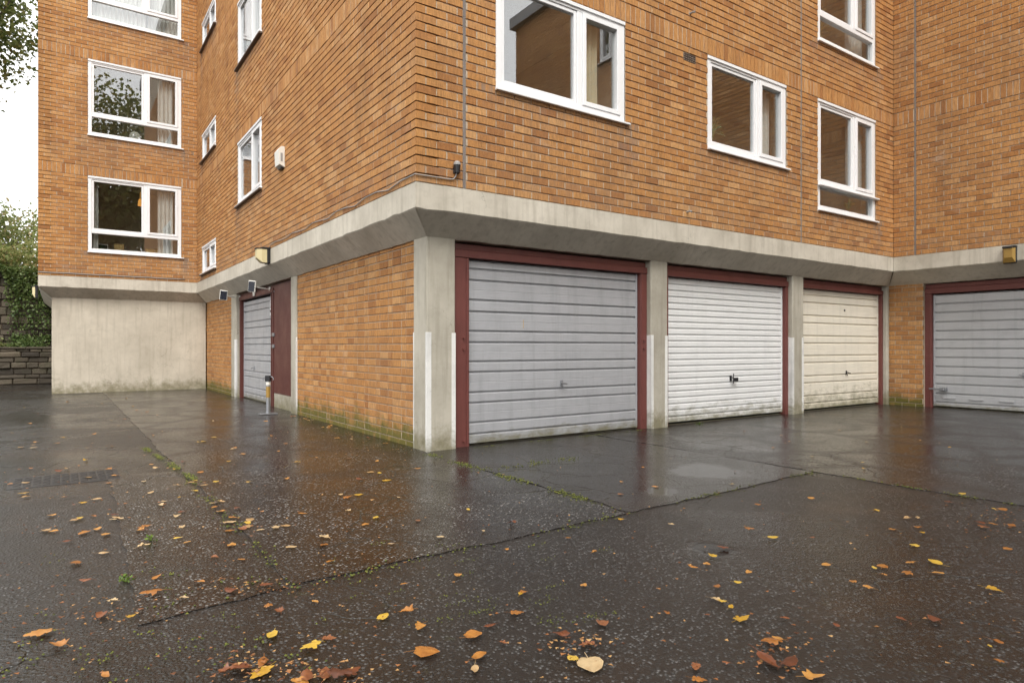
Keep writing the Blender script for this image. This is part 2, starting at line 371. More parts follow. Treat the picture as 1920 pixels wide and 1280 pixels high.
# ------------------------------------------------------------------ the building: footprint and frames
BZ0, BZ1, CZ = 2.34, 2.59, 2.13           # beam bottom/top, bottom of its splay
XR, YL, XE, YE = 9.165, 11.84, -3.12, -11.3
INS, INR = .24, .36
TOP = 11.1
bld = thing('apartment_building', 'four storey orange brick apartment block over a row of concrete framed garages', 'building')
f_right = Fr((0, 0), (1, 0), (0, -1)); f_left = Fr((0, 0), (0, 1), (-1, 0)); f_lw = Fr((XE, YL), (1, 0), (0, -1))
f_ls = Fr((XE, YL), (0, 1), (-1, 0)); f_rw = Fr((XR, 0), (0, -1), (-1, 0)); f_re = Fr((XR, YE), (1, 0), (0, -1))
BH, BL, JV, JB = .0722, .216, .0105, .0115
def rows_upper(ztop):
    R_ = []; z = BZ1; i = 0
    for sol in (4.85, 7.46, 10.07):
        n = round((sol-z)/.0846); p = (sol-z)/n
        for k in range(n): R_.append((z+k*p+JB*.5, z+(k+1)*p-JB*.5, 'b', i)); i += 1
        R_.append((sol+JB*.5, sol+.2265-JB*.5, 's', i)); i += 1; z = sol+.2265
    while z < TOP: R_.append((z+JB*.5, z+.0846-JB*.5, 'b', i)); i += 1; z += .0846
    return [r for r in R_ if r[0] < ztop-.03]
def rows_lower(ztop):
    return [(k*.0847+JB*.5-.03, (k+1)*.0847-JB*.5-.03, 'b', k) for k in range(int((ztop+.03)/.0847)+1) if k*.0847-.03 < ztop-.02]
def bricks_for(L, rows, opens, quoin=None, ztop=99, s_start=0., flem=False):
    out = []
    for z0, z1, ty, i in rows:
        z1 = min(z1, ztop)
        if ty == 's': Lb, start, dep0 = .0722, 0., .10
        else: Lb = BL
        if ty == 'b':
            if quoin is None: start = s_start-(.1133 if i % 2 else 0)
            else: start = s_start+(0 if i % 2 == quoin else .113)
        else: start = s_start+(0 if (quoin is None or quoin == 0) else .113)
        s = start; first = True; kf = i % 2
        while s < L-.02:
            if flem: Lb = .1027 if kf % 2 else BL; kf += 1
            a, b = max(s, s_start), min(s+Lb+random.gauss(0, .0012), L)
            dep = .10 if (first and quoin is not None and a < .01) else .02
            first = False; s += Lb+JV
            if b-a < .02: continue
            rects = [(a, b, z0, z1)]
            for (o0, o1, p0, p1) in opens:
                nr = []
                for (a_, b_, c_, d_) in rects:
                    if b_ <= o0 or a_ >= o1 or d_ <= p0 or c_ >= p1: nr.append((a_, b_, c_, d_)); continue
                    if a_ < o0: nr.append((a_, o0-.002, c_, d_))
                    if b_ > o1: nr.append((o1+.002, b_, c_, d_))
                    m0, m1 = max(a_, o0), min(b_, o1)
                    if c_ < p0-.018: nr.append((m0, m1, c_, p0-.002))
                    if d_ > p1+.018: nr.append((m0, m1, p1+.002, d_))
                rects = nr
            for r in rects:
                if r[1]-r[0] > .018 and r[3]-r[2] > .015: out.append((*r, dep))
    return out
def brick_geo(fr, r):
    s0, s1, z0, z1, dep = r
    n = random.gauss(0, .0013); zz = random.gauss(0, .0008); tl = random.gauss(0, .0009)
    n = min(max(n, -.0016), .004); tl = min(max(tl, -.0013), .0013)
    z0 += zz; z1 += zz; b = .0035; n0 = n-.004
    if dep > .05: n = n0 = min(n, 0)
    P = [fr(s0, -dep, z0), fr(s1, -dep, z0), fr(s1, -dep, z1), fr(s0, -dep, z1),
         fr(s0, n0, z0), fr(s1, n0, z0), fr(s1, n0, z1), fr(s0, n0, z1),
         fr(s0+b, n+tl, z0+b), fr(s1-b, n-tl, z0+b), fr(s1-b, n-tl, z1-b), fr(s0+b, n+tl, z1-b)]
    Q = [(8, 9, 10, 11)]
    for i in range(4): j = (i+1) % 4; Q += [(i, j, j+4, i+4), (i+4, j+4, j+8, i+8)]
    return P, Q
def perpends(fr, L, rows, opens, parent, s_start=0., ztop=99):
    b = MB()
    for z0, z1, ty, i in rows:
        z1 = min(z1, ztop); segs = [(s_start, L)]
        for o0, o1, p0, p1 in opens:
            if z1 <= p0-.01 or z0 >= p1+.01: continue
            segs = [q for a, c in segs for q in ((a, min(c, o0)), (max(a, o1), c)) if q[1]-q[0] > .02]
        for a, c in segs: b.prism(fr, [(-.02, z0+.002), (-.0045, z0+.003), (-.0045, z1-.003), (-.02, z1-.002)], a, c)
    kind(b.build('perpend_mortar', 'mortar', parent), 'stuff')
WALLS = []   # (frame, rects, wall object, material)
def slab(name, fr, L, zb, zt, opens, nf=-.0105, nb=-.25, s0=0., mat='mortar'):
    ss = sorted({s0, L, *[o[0] for o in opens], *[o[1] for o in opens]}); zs = sorted({zb, zt, *[o[2] for o in opens], *[o[3] for o in opens]})
    ss = [a for a in ss if s0 <= a <= L]; zs = [z for z in zs if zb <= z <= zt]; b = MB()
    for a0, a1 in zip(ss, ss[1:]):
        for z0, z1 in zip(zs, zs[1:]):
            cs, cz = (a0+a1)/2, (z0+z1)/2
            if any(o[0] < cs < o[1] and o[2] < cz < o[3] for o in opens): continue
            for n in (nf, nb): b.add([fr(a0, n, z0), fr(a1, n, z0), fr(a1, n, z1), fr(a0, n, z1)], [(0, 1, 2, 3)])
    for o in list(opens)+[(s0, L, zb, zt)]:
        o0, o1, p0, p1 = max(o[0], s0), min(o[1], L), max(o[2], zb), min(o[3], zt)
        for A, B in (((o0, p0), (o1, p0)), ((o1, p0), (o1, p1)), ((o1, p1), (o0, p1)), ((o0, p1), (o0, p0))):
            b.add([fr(A[0], nf, A[1]), fr(B[0], nf, B[1]), fr(B[0], nb, B[1]), fr(A[0], nb, A[1])], [(0, 1, 2, 3)])
    return b.build(name, mat, bld)
# openings (s0, s1, z0, z1)
H1 = 4.85; PITCH = 2.61
W_R = [dict(o=(.90, 2.72, 3.665, H1), k='two', m=.62), dict(o=(4.205, 5.975, 3.635, H1), k='two', m=.62),
       dict(o=(6.805, 8.56, 3.15, H1), k='three', m=.62, mid=3.56, midsill=True), dict(o=(6.805, 8.56, 3.15+PITCH-.02, H1+PITCH), k='three', m=.62, mid=3.56+PITCH)]
W_L = [dict(o=(5.68, 7.45, 3.67, H1), k='two', m=.60), dict(o=(5.68, 7.45, 6.24, H1+PITCH), k='two', m=.60)]
W_L += [dict(o=(9.50, 11.16, 2.735+i*PITCH, 3.375+i*PITCH), k='two', m=.55) for i in range(3)]
W_LW = [dict(o=(.90, 2.785, 3.175+i*PITCH, H1+.02+i*PITCH), k='three', m=.60, mid=3.625+i*PITCH) for i in range(3)]
W_RW = [dict(o=(6.5, 7.4, 3.4+i*PITCH, 4.5+i*PITCH), k='two', m=.5) for i in range(3)]
def ops(W): return [w['o'] for w in W]
vent = (3.738, 3.968, 4.662, 4.760)
def wallset(name, fr, L, W, ztop, quoin, extra=(), inner=False):
    so_ = slab(name, fr, L+(.03 if inner else 0), BZ1-.01, TOP, ops(W), s0=.0105 if quoin is not None else 0.)
    perpends(fr, L, rows_upper(ztop), ops(W)+list(extra), so_, .0105 if quoin is not None else 0.)
    WALLS.append((fr, bricks_for(L, rows_upper(ztop), ops(W)+list(extra), quoin), so_, 'brick')); return so_
wall_r = wallset('wall', f_right, XR, W_R, 8.8, 0, [vent, (.512, .546, 0, 20), (6.342, 6.372, 0, 20)], True)
wall_l = wallset('wall', f_left, YL, W_L, 9.6, 1, (), True)
wall_lw = wallset('wall', f_lw, -XE, W_LW, TOP, 0, (), True)
wall_ls = wallset('wall', f_ls, 8., [], 9.6, 1)
wall_rw = wallset('wall', f_rw, -YE, W_RW, TOP, None, [(.335, .365, 0, 20)])
wall_re = wallset('wall', f_re, 8., [], 4, 1)
f_bk = Fr((XE, 20), (1, 0), (0, 1)); slab('back_wall', f_bk, XR+8-XE, -.1, TOP, [])
slab('back_wall', Fr((XR+8, YE), (0, 1), (1, 0)), 20-YE, -.1, TOP, [])
slab('back_wall', Fr((XR+INR, YE+.25), (1, 0), (0, -1)), 7.6, -.1, CZ+.05, [])
# lower brick panels
def lower(fr, s0, s1, zt):
    so_ = slab('wall', fr, s1, -.1, zt, [], s0=s0, nb=-.2)
    perpends(fr, s1, rows_lower(zt), [], so_, s0, zt-.006)
    WALLS.append((fr, bricks_for(s1, rows_lower(zt), [], None, zt-.004, s0, fr is f_ll), so_, 'brick_low'))
f_ll = Fr((INS+.02, 0), (0, 1), (-1, 0)); lower(f_ll, .54, 4.56, CZ+.02); lower(f_ll, 9.16, YL+INS, CZ+.02)
f_rl = Fr((XR+INR, 0), (0, -1), (-1, 0)); lower(f_rl, -.245, .325, CZ+.02)
# choose the bricks that show largest as single objects
cand = []
for wi, (fr, rects, so_, mat) in enumerate(WALLS):
    for ri, r in enumerate(rects):
        P = np.array([fr(r[0], 0, r[2]), fr(r[1], 0, r[2]), fr(r[1], 0, r[3]), fr(r[0], 0, r[3])]); u, v, d = proj(P)
        if d.min() < .5 or u.max() < 0 or u.min() > 1920 or v.max() < 0 or v.min() > 1280: continue
        if (np.array(fr.n) @ (CAM[:2]-P[0, :2])) <= 0: continue
        cand.append((abs((u[1]-u[0])*(v[3]-v[0])), wi, ri))
cand.sort(reverse=True); single = {(a, b) for _, a, b in cand[:300]}
WIN_OF = {id(f_right): W_R, id(f_left): W_L, id(f_lw): W_LW, id(f_rw): W_RW}
def stain_of(fr, r):
    v = 0.
    for w_ in WIN_OF.get(id(fr), ()):
        o = w_['o']; cs, cz = (r[0]+r[1])/2, (r[2]+r[3])/2
        if o[0]-.15 < cs < o[1]+.15 and cz < o[2]: v = max(v, .85*math.exp(-(o[2]-cz)/.22)*random.uniform(.5, 1))
        if abs(cs-o[1]-.06) < .13 and cz < o[2]: v = max(v, .9*math.exp(-(o[2]-cz)/.5))
    if r[2] > BZ1-.05 and r[2] < BZ1+.25 and id(fr) in WIN_OF: v = max(v, random.uniform(0, .4))
    return v
for wi, (fr, rects, so_, mat) in enumerate(WALLS):
    b = MB()
    for ri, r in enumerate(rects):
        P, Q = brick_geo(fr, r); rv = random.random(); b.st = stain_of(fr, r)
        if (wi, ri) in single:
            q = MB(); q.cur = rv; q.st = b.st; q.add(P, Q); q.build('brick', mat, so_, origin=np.mean(P, axis=0))
        else: b.cur = rv; b.add(P, Q)
    if b.v: kind(b.build('brickwork', mat, so_), 'stuff')
# expansion joints, air brick, weep pipes
def jointpart(fr, s0, s1, z0, z1): MB().cbox(fr, s0, s1, -.02, -.002, z0, z1, .003).build('expansion_joint', 'joint', bld)
jointpart(f_right, .514, .544, BZ1, 9); jointpart(f_right, 6.346, 6.368, BZ1, 9); jointpart(f_rw, .338, .362, BZ1, TOP)
b = MB().cbox(f_right, vent[0]+.004, vent[1]-.004, -.05, -.024, vent[2]+.003, vent[3]-.003, .002)
for i in range(7): s = vent[0]+.004+i*(.222-.008)/6; b.cbox(f_right, s, s+.008, -.03, 0., vent[2]+.003, vent[3]-.003, .001)
for i in range(4): z = vent[2]+.003+i*(.092-.008)/3; b.cbox(f_right, vent[0]+.005, vent[1]-.005, -.03, -.001, z, z+.008, .001)
b.build('air_brick', 'tile', bld)
for (s, z) in ((3.86, 5.28), (3.80, 2.75)):
    MB().tube([f_right(s, -.05, z), f_right(s, .05, z), f_right(s, .075, z-.012)], .013, 8).build('overflow_pipe', 'grey', bld)

# ------------------------------------------------------------------ concrete beams with splayed underside
def beam(fr, L, in0, in1, inset, s_vis0=0., mat='band'):
    """front face, splay and soffit; in0/in1: how far the splay's end moves (mitre) at start/end"""
    n = max(2, int(L/.12)); b = MB(); V = []
    for i in range(n+1):
        t = i/n; s = L*t; e = in0*(1-t)+in1*t if n == 1 else (in0 if i == 0 else (in1 if i == n else 0))
        lo = in0 if i == 0 else (L+in1 if i == n else min(max(s, in0), L+in1))
        j = 0 if i in (0, n) else 1
        w1, w2, w3 = random.gauss(0, .002)*j, random.gauss(0, .0028)*j, random.gauss(0, .003)*j
        V += [fr(s, -.30, BZ1), fr(s, -.003, BZ1+.001), fr(s, -.003+w1, BZ0+.012+w2), fr(s, -.014+w1, BZ0-.002+w2), fr(lo, -inset, CZ+w3), fr(lo, -inset-.8, CZ)]
    for i in range(n):
        for k in range(5): o = i*6+k; b.f.append((o, o+1, o+7, o+6))
    b.v = V; b.r = [.5]*len(V)
    return b.build('concrete_beam', mat, bld)
beam(f_right, XR, INS, INR, INS); beam(f_left, YL, INS, INS, INS)
beam(f_lw, -XE, INS, INS, INS); beam(f_ls, 8., INS, 0, INS); beam(f_rw, -YE, -INS, -INR, INR)
# roof
b = MB()
for x0, x1, y0, y1 in ((-.15, 9.1, -.15, 20), (XE-.15, -.15, YL-.15, 20), (XR-.15, XR+8, YE-.15, 20)):
    b.cbox(ID, x0, x1, y0, y1, TOP+random.random()*.004, TOP+.35, .01)
b.build('roof', 'roof', bld)
# lower walls in render (left wing) and the blank sides of the ground floor
f_lwl = Fr((XE+INS, YL+INS), (1, 0), (0, -1)); 
b = MB(); n = 24
for i in range(n):
    s0, s1 = i*(3.12)/n, (i+1)*3.12/n
    b.add([f_lwl(s0, 0, -.1), f_lwl(s1, 0, -.1), f_lwl(s1, 0, CZ+.01), f_lwl(s0, 0, CZ+.01)], [(0, 1, 2, 3)])
b.add([(XE+INS, YL+INS, -.1), (XE+INS, 20, -.1), (XE+INS, 20, CZ+.01), (XE+INS, YL+INS, CZ+.01)], [(0, 1, 2, 3)])
b.build('rendered_wall', 'render', bld)
# ------------------------------------------------------------------ columns with painted edges
def column(x0, x1, y0, y1, strips, mat='column'):
    c = MB().cbox(ID, x0, x1, y0, y1, -.1, CZ+.012, .012).build('column', mat, bld)
    for (a0, a1, c0, c1) in strips:
        MB().cbox(ID, a0, a1, c0, c1, -.05, 1.185+random.uniform(-.006, .006), .0015).build('painted_edge', 'whitepaint', c)
e, p = .002, .05
column(INS, .565, INS, .54, [(INS-e, INS+p, INS-e, INS+.03), (.565-.045, .565+e, INS-e, INS+.03), (INS-e, INS+.02, .54-.02, .54+e)])
for xa, xb in ((3.406, 3.711), (6.509, 6.812)):
    column(xa, xb, INS, .62, [(xa-e, xa+.045, INS-e, INS+.05), (xb-.05, xb+e, INS-e, INS+.05), (xa-e-.001, xa+.01, INS+.05, INS+.11)])
column(9.455, XR+INR+.10, INS, .62, [])
column(INS, .60, 4.56, 4.85, [(INS-e, INS+.02, 4.56-e, 4.58)])
column(INS, .60, 8.72, 9.16, [(INS-e, INS+.03, 8.72-e, 8.86)])
column(XR+INR, XR+INR+.3, -3.5, -3.2, [])
b = MB().cbox(ID, XR+INR, XR+INR+.25, YE+.3, -3.5, -.1, CZ+.01, .01); b.build('rendered_wall', 'render', bld)
# ------------------------------------------------------------------ garage doors
def door(fr, s0, s1, nz, ribs, mat, frame='red', jamb=.115, fs0=None, fs1=None, head=(1.965, 2.11), frn=.0, grooves=True, deep=.018, label=None):
    """fr: n=0 at the column face. nz: door face offset (negative). ribs: descending heights of slat edges"""
    root = MB().cbox(fr, s0, s1, nz-.05, nz-deep-.006, min(ribs)+.004, max(ribs), .002).build('garage_door', mat, bld)
    if label: root['label'] = label
    for zt, zb in zip(ribs, ribs[1:]):
        h = zt-zb; b = MB(); d = deep
        pr = [(nz-d-.004, zt-.004), (nz-.002, zt-.004-min(.012, h*.13)), (nz, zt-.006-min(.014, h*.16))]
        if h > .17 and grooves: zm = (zt+zb)/2; pr += [(nz, zm+.004), (nz-.0025, zm), (nz, zm-.004)]
        pr += [(nz, zb+.013), (nz-.002, zb+.0105), (nz-d-.004, zb+.0105)]
        b.prism(fr, pr, s0+.03, s1-.03); b.build('slat', mat, root)
    for a, c in ((s0, s0+.028), (s1-.028, s1)): MB().cbox(fr, a, c, nz-.03, nz+.004, min(ribs)+.002, max(ribs), .003).build('door_edge', mat, root)
    f0 = fs0 if fs0 is not None else s0-jamb; f1 = fs1 if fs1 is not None else s1+jamb
    g0, g1 = s0-.004, s1+.004
    for a, c, k in ((f0, g0, 1), (g1, f1, -1)):
        if c-a < .02: continue
        MB().cbox(fr, a, c, nz-.06, frn, -.02, head[0], .004).build('door_jamb', frame, root)
        i0, i1 = (c-.03, c) if k == 1 else (a, a+.03)
        if c-a > .08: MB().cbox(fr, (c-.036 if k == 1 else a+.006), (c-.006 if k == 1 else a+.036), frn-.004, frn+.011, -.02, head[0]-.006, .003).build('jamb_bead', frame, root)
    MB().cbox(fr, f0, f1, nz-.06, frn+.008, head[0]+.001, head[0]+(head[1]-head[0])*.55, .004).build('door_head', frame, root)
    MB().cbox(fr, f0, f1, nz-.06, frn-.022, head[0]+(head[1]-head[0])*.55+.004, head[1], .004).build('door_head', frame, root)
    MB().cbox(fr, s0-.03, s1+.03, nz-.12, nz-.02, -.02, .006+min(ribs)*0, .002).build('threshold', 'column', root)
    return root
def handle_t(root, fr, s, nz, z, mat='steel', k=1):
    h = MB(); h.cbox(fr, s-.02, s+.02, nz-.002, nz+.008, z-.035, z+.035, .003)
    h.tube([fr(s, nz, z), fr(s, nz+.045, z)], .008, 8); h.tube([fr(s-.045*k, nz+.045, z+.005), fr(s+.045*k, nz+.048, z-.012)], .009, 8)
    h.tube([fr(s+.012, nz+.004, z-.02), fr(s+.012, nz+.02, z-.05)], .005, 6)
    h.build('handle', mat, root)
ribsA = [1.957, 1.863, 1.744, 1.536, 1.413, 1.207, 1.088, .885, .773, .56, .449, .241, .122, .012]
f_g = Fr((0, INS+.07), (1, 0), (0, -1))           # n=0 at the red frames, 7 cm behind the column faces
d1 = door(f_g, .772, 3.285, -.055, ribsA, 'silver', fs0=.567, fs1=3.404, label='silver steel garage door with paired horizontal ribs')
handle_t(d1, f_g, 2.05, -.055, .622)
for s_, z_ in ((.70, .06), (.70, 1.01), (.70, 1.13), (3.345, 1.02), (3.345, 1.12), (3.33, .12)):
    MB().tube([f_g(s_, 0, z_), f_g(s_, .018, z_)], .011, 8).build('bolt', 'red', d1)
b = MB(); b.cbox(f_g, 1.5, 1.5+.008, -.056, -.054, 1.245, 1.34, .0005); b.build('rust_run', 'card', d1)
nr = 23; ribsB = [1.955-i*(1.955-.03)/nr for i in range(nr+1)]
d2 = door(f_g, 3.80, 6.44, -.06, ribsB, 'whitedoor', fs0=3.712, fs1=6.507, deep=.015, label='clean white garage door with fine even ribs')
h = MB(); h.cbox(f_g, 5.15, 5.19, -.062, -.05, .55, .63, .003); h.tube([f_g(5.17, -.06, .60), f_g(5.17, -.005, .60)], .009, 8); h.cbox(f_g, 5.165, 5.275, -.018, .0, .545, .60, .008); h.tube([f_g(5.175, -.01, .66), f_g(5.175, -.012, .52)], .006, 6); h.build('handle', 'black', d2)
ribsC = [z+.012 for z in ribsA[:-1]]+[.03]
d3 = door(f_g, 6.90, 9.40, -.06, ribsC, 'cream', fs0=6.813, fs1=9.453, head=(1.972, 2.11), label='stained cream garage door with paired horizontal ribs')
handle_t(d3, f_g, 8.31, -.06, .60, 'iron')
MB().tube([f_g(8.25, -.062, 1.66), f_g(8.25, -.05, 1.66)], .018, 8).build('lock_plug', 'black', d3)
f_gr = Fr((XR+INR+.06, 0), (0, -1), (-1, 0))
ribsD = [1.93, 1.776, 1.629, 1.468, 1.314, 1.16, 1.013, .862, .705, .555, .408, .247, .10, .02]
d4 = door(f_gr, .44, 3.05, -.05, ribsD, 'silver2', fs0=.325, fs1=3.2, head=(1.95, 2.115), deep=.022, label='grey blue garage door with deep even ribs and side bolt')
handle_t(d4, f_gr, 1.72, -.05, .60)
b = MB(); b.tube([f_gr(.40, .02, .32), f_gr(.66, .02, .32)], .012, 8); b.cbox(f_gr, .56, .66, -.05, .03, .29, .35, .004); b.tube([f_gr(.63, .02, .33), f_gr(.63, .06, .30)], .01, 8); b.build('side_bolt', 'steel', d4)
for s_ in (.58, .98, 1.40): MB().cbox(f_gr, s_, s_+.2, -.05, -.034, .155, .19, .006).build('kick_vent', 'silver2', d4)
f_gs = Fr((INS+.07, 0), (0, 1), (-1, 0))
d5 = door(f_gs, 6.27, 8.60, -.06, ribsA, 'silver', fs0=6.15, fs1=8.718, frame='maroon', head=(1.985, 2.125), label='narrow looking silver garage door beside the dark maroon panel')
handle_t(d5, f_gs, 7.72, -.06, .63)
pn = MB().cbox(f_gs, 4.855, 6.146, -.06, -.012, .24, 2.12, .005).build('door_panel', 'maroon', bld); pn['label'] = 'dark maroon plywood side panel'
MB().cbox(f_gs, 4.857, 6.14, -.06, -.016, -.02, .238, .004).build('kick_plate', 'column', pn)
for z_ in (1.05, 1.25): MB().cbox(f_gs, 6.08, 6.2, -.012, .012, z_-.03, z_+.03, .004).build('hasp', 'steel', pn)
MB().tube([f_gs(6.10, -.012, 2.0), f_gs(6.10, .004, 2.0)], .012, 8).build('bolt', 'steel', pn)

# ------------------------------------------------------------------ windows
def window(fr, spec, tilesill=False, flip=False):
    s0, s1, z0, z1 = spec['o']; g_ = .004; s0 += g_; s1 -= g_; z1 -= g_; fw = .072; n0, n1 = -.10, -.012
    mid = spec.get('mid'); zt0 = mid+.035 if mid else z0+fw*.9
    mr = spec['m']; mr = 1-mr if flip else mr
    sm = s0+(s1-s0)*mr
    fb = MB()
    fb.cbox(fr, s0, s0+fw, n0, n1, z0, z1, .004); fb.cbox(fr, s1-fw, s1, n0, n1, z0, z1, .004)
    fb.cbox(fr, s0+fw, s1-fw, n0, n1-.001, z1-fw, z1, .004); fb.cbox(fr, s0+fw, s1-fw, n0, n1-.001, z0, z0+fw, .004)
    fb.cbox(fr, sm-.035, sm+.035, n0, n1-.002, zt0, z1-fw, .004)
    if mid: fb.cbox(fr, s0+fw, s1-fw, n0, n1-.0015, mid-.035, mid+.035, .004)
    fb.cbox(fr, s0+.001, s1-.001, n1+.001, n1+.016, z1-.042, z1-.001, .003)
    root = fb.build('window', 'upvc', bld)
    lights = [(s0+fw, sm-.035, zt0 if mid else z0+fw, z1-fw, not flip and False), (sm+.035, s1-fw, zt0 if mid else z0+fw, z1-fw, True)]
    if flip: lights = [(a, b_, c_, d_, i == 0) for i, (a, b_, c_, d_, _) in enumerate(lights)]
    for (a, b_, c_, d_, opening) in lights:
        w_ = .052 if opening else .040; k0, k1 = (-.085, -.001) if opening else (-.085, -.024)
        a += .002; b_ -= .002; c_ += .002; d_ -= .002; x = MB()
        x.cbox(fr, a, a+w_, k0, k1, c_, d_, .004); x.cbox(fr, b_-w_, b_, k0, k1, c_, d_, .004)
        x.cbox(fr, a+w_, b_-w_, k0, k1-.001, c_, c_+w_, .004); x.cbox(fr, a+w_, b_-w_, k0, k1-.001, d_-w_, d_, .004)
        x.build('sash', 'upvc', root)
        MB().cbox(fr, a+w_-.004, b_-w_+.004, -.058, -.050, c_+w_-.004, d_-w_+.004, .001).build('pane', 'glass', root)
        if opening: MB().cbox(fr, a+w_*.4, a+w_*.4+.016, -.125, -.088, (c_+d_)/2-.07, (c_+d_)/2+.07, .004).build('handle', 'upvc', root)
    if mid: MB().cbox(fr, s0+fw-.002, s1-fw+.002, -.058, -.050, z0+fw-.002, mid-.033, .001).build('pane', 'glass', root)
    if spec.get('midsill'): MB().cbox(fr, s0, s1+.05, n1, .045, mid-.05, mid-.028, .004).build('sill', 'upvc', root)
    if tilesill:
        MB().cbox(fr, s0-.05, s1+.05, -.05, .055, z0-.045, z0-.016, .004).build('sill', 'tile', root); MB().cbox(fr, s0-.05, s1+.05, -.05, .045, z0-.015, z0, .003).build('sill', 'upvc', root)  # brown tile colour also carries the shade under the sill
    else: MB().cbox(fr, s0-.015, s1+.055, -.05, .038, z0-.026, z0-.002, .004).build('sill', 'upvc', root)
    # the room behind
    r = MB(); A, B_, C_, D_ = s0-.12, s1+.12, z0-.25, z1+.22; n_0, n_1 = -.252, -2.4
    P = [fr(a, n, z) for n in (n_0, n_1) for a, z in ((A, C_), (B_, C_), (B_, D_), (A, D_))]
    r.add(P, [(4, 5, 6, 7), (0, 1, 5, 4), (1, 2, 6, 5), (2, 3, 7, 6), (3, 0, 4, 7)]); r.build('room', 'room', root)
    return root
for i, w_ in enumerate(W_R): window(f_right, w_)
for i, w_ in enumerate(W_L): window(f_left, w_, True, True)
for w_ in W_LW: window(f_lw, w_)
for w_ in W_RW: window(f_rw, w_, True)

# ------------------------------------------------------------------ things in the windows
def curtain(fr, s0, s1, z0, z1, n, mat, label, group=None, amp=.022, per=.085):
    k = max(8, int((s1-s0)/.014)); b = MB(); ph = random.random()*6
    for t in (0, .006):
        for i in range(k+1):
            s = s0+(s1-s0)*i/k; a = math.sin(s/per*6.283+ph)*amp+math.sin(s/per*2.3+ph)*amp*.4
            b.v += [fr(s, n+a*1.15-t, z0), fr(s+.008*math.sin(i), n+a-t, (z0+z1)/2), fr(s, n+a*.8-t, z1)]
    N = (k+1)*3
    for o in (0, N):
        for i in range(k):
            for j in (0, 1): q = o+i*3+j; b.f.append((q, q+3, q+4, q+1))
    b.r = [.5]*len(b.v)
    ob = b.build('curtain', mat, None, True, origin=fr((s0+s1)/2, n, z0)); tag(ob, label, 'curtain', group); return ob
curtain(f_right, 2.08, 2.42, 3.60, 4.95, -.19, 'creamcurtain', 'cream curtain gathered in the big window above the silver corner garage')
curtain(f_right, 5.46, 5.90, 3.60, 4.95, -.22, 'curtain', 'pale grey curtain in the narrow light of the spider plant window')
curtain(f_right, 8.05, 8.50, 3.60, 4.95, -.22, 'curtain', 'pale grey curtain in the window above the mid sill')
curtain(f_right, 8.02, 8.50, 3.15+PITCH, 4.95+PITCH, -.22, 'curtain', 'pale grey curtain beside the dried flowers')
def lwz(i): return 3.12+i*PITCH, 4.95+i*PITCH
for i, lab in ((0, 'pale curtain beside framed pictures in the lowest wing window'), (1, 'pale grey curtain beside the round disc in the middle wing window')):
    curtain(f_lw, 2.30, 2.62, lwz(i)[0], lwz(i)[1], -.18, 'curtain', lab)
curtain(f_lw, .98, 1.10, lwz(0)[0], lwz(0)[1], -.18, 'curtain', 'narrow pale curtain at the outer end of the lowest wing window')
curtain(f_lw, .95, 2.05, lwz(2)[0], lwz(2)[1], -.16, 'curtain', 'wide white net curtain in the topmost wing window')
curtain(f_lw, 2.08, 2.75, lwz(2)[0], lwz(2)[1], -.21, 'curtain', 'grey drawn curtain next to the net in the topmost wing window')
curtain(f_left, 5.7, 7.4, 6.2, 7.6, -.17, 'curtain', 'white drawn curtain in the upper window of the long side wall')
def frame_thing(s, z, w_, h, mat, label, n=-.20, name='picture_frame', cat='picture frame'):
    b = MB(); O = f_lw(s, n, z); t = thing(name, label, cat, O)
    f = MB(); q = .014
    f.cbox(f_lw, s, s+w_, n-.012, n, z, z+q, .002).cbox(f_lw, s, s+w_, n-.012, n, z+h-q, z+h, .002).cbox(f_lw, s, s+q, n-.012, n, z+q, z+h-q, .002).cbox(f_lw, s+w_-q, s+w_, n-.012, n, z+q, z+h-q, .002)
    f.build('frame', mat, t); MB().cbox(f_lw, s+q, s+w_-q, n-.012, n-.006, z+q, z+h-q, .001).build('picture', 'dark' if mat == 'white' else 'card', t)
ZS = 3.175+.062
b = MB().cbox(f_lw, .92, 2.76, -.40, -.252, ZS-.05, ZS-.012, .003)
tag(b.build('window_shelf', 'upvc'), 'white inner window board carrying frames in the lowest wing window', 'shelf')
frame_thing(1.10, ZS-.010, .20, .17, 'white', 'white framed dark picture standing in the lowest wing window', -.30)
frame_thing(1.42, ZS-.010, .20, .20, 'card', 'taller square tan wooden frame standing in the lowest wing window', -.30)
frame_thing(2.06, ZS-.010, .18, .14, 'card', 'low tan frame with a dark opening in the lowest wing window', -.27)
frame_thing(2.265, ZS-.010, .16, .16, 'card', 'tan wooden frame beside the curtain in the lowest wing window', -.31)
frame_thing(1.82, ZS-.010, .07, .08, 'white', 'tiny white framed card standing in the lowest wing window', -.28)
b = MB(); pts = [(math.cos(a), math.sin(a)) for a in np.linspace(0, 2*math.pi, 25)[:-1]]
cx_, cz_ = 1.84, 3.175+PITCH+.20
b.add([f_lw(cx_+.115*x, -.30, cz_+.115*z) for x, z in pts]+[f_lw(cx_+.115*x, -.315, cz_+.115*z) for x, z in pts], [tuple(range(24)), tuple(range(47, 23, -1))]+[(i, (i+1) % 24, (i+1) % 24+24, i+24) for i in range(24)])
b.cbox(f_lw, cx_-.012, cx_+.012, -.30, -.292, cz_-.012, cz_+.012, .002); b.cbox(f_lw, cx_-.05, cx_+.05, -.36, -.28, cz_-.145, cz_-.112, .004)
tag(b.build('wall_clock', 'white', origin=f_lw(cx_, -.3, cz_-.14)), 'pale round clock face standing inside the middle wing window', 'clock')
b = MB(); px_, pz_ = f_lw(2.02, -1.1, 0)[:2], 4.52
b.tube([(px_[0], px_[1], 4.86), (px_[0], px_[1], pz_+.16)], .006, 6)
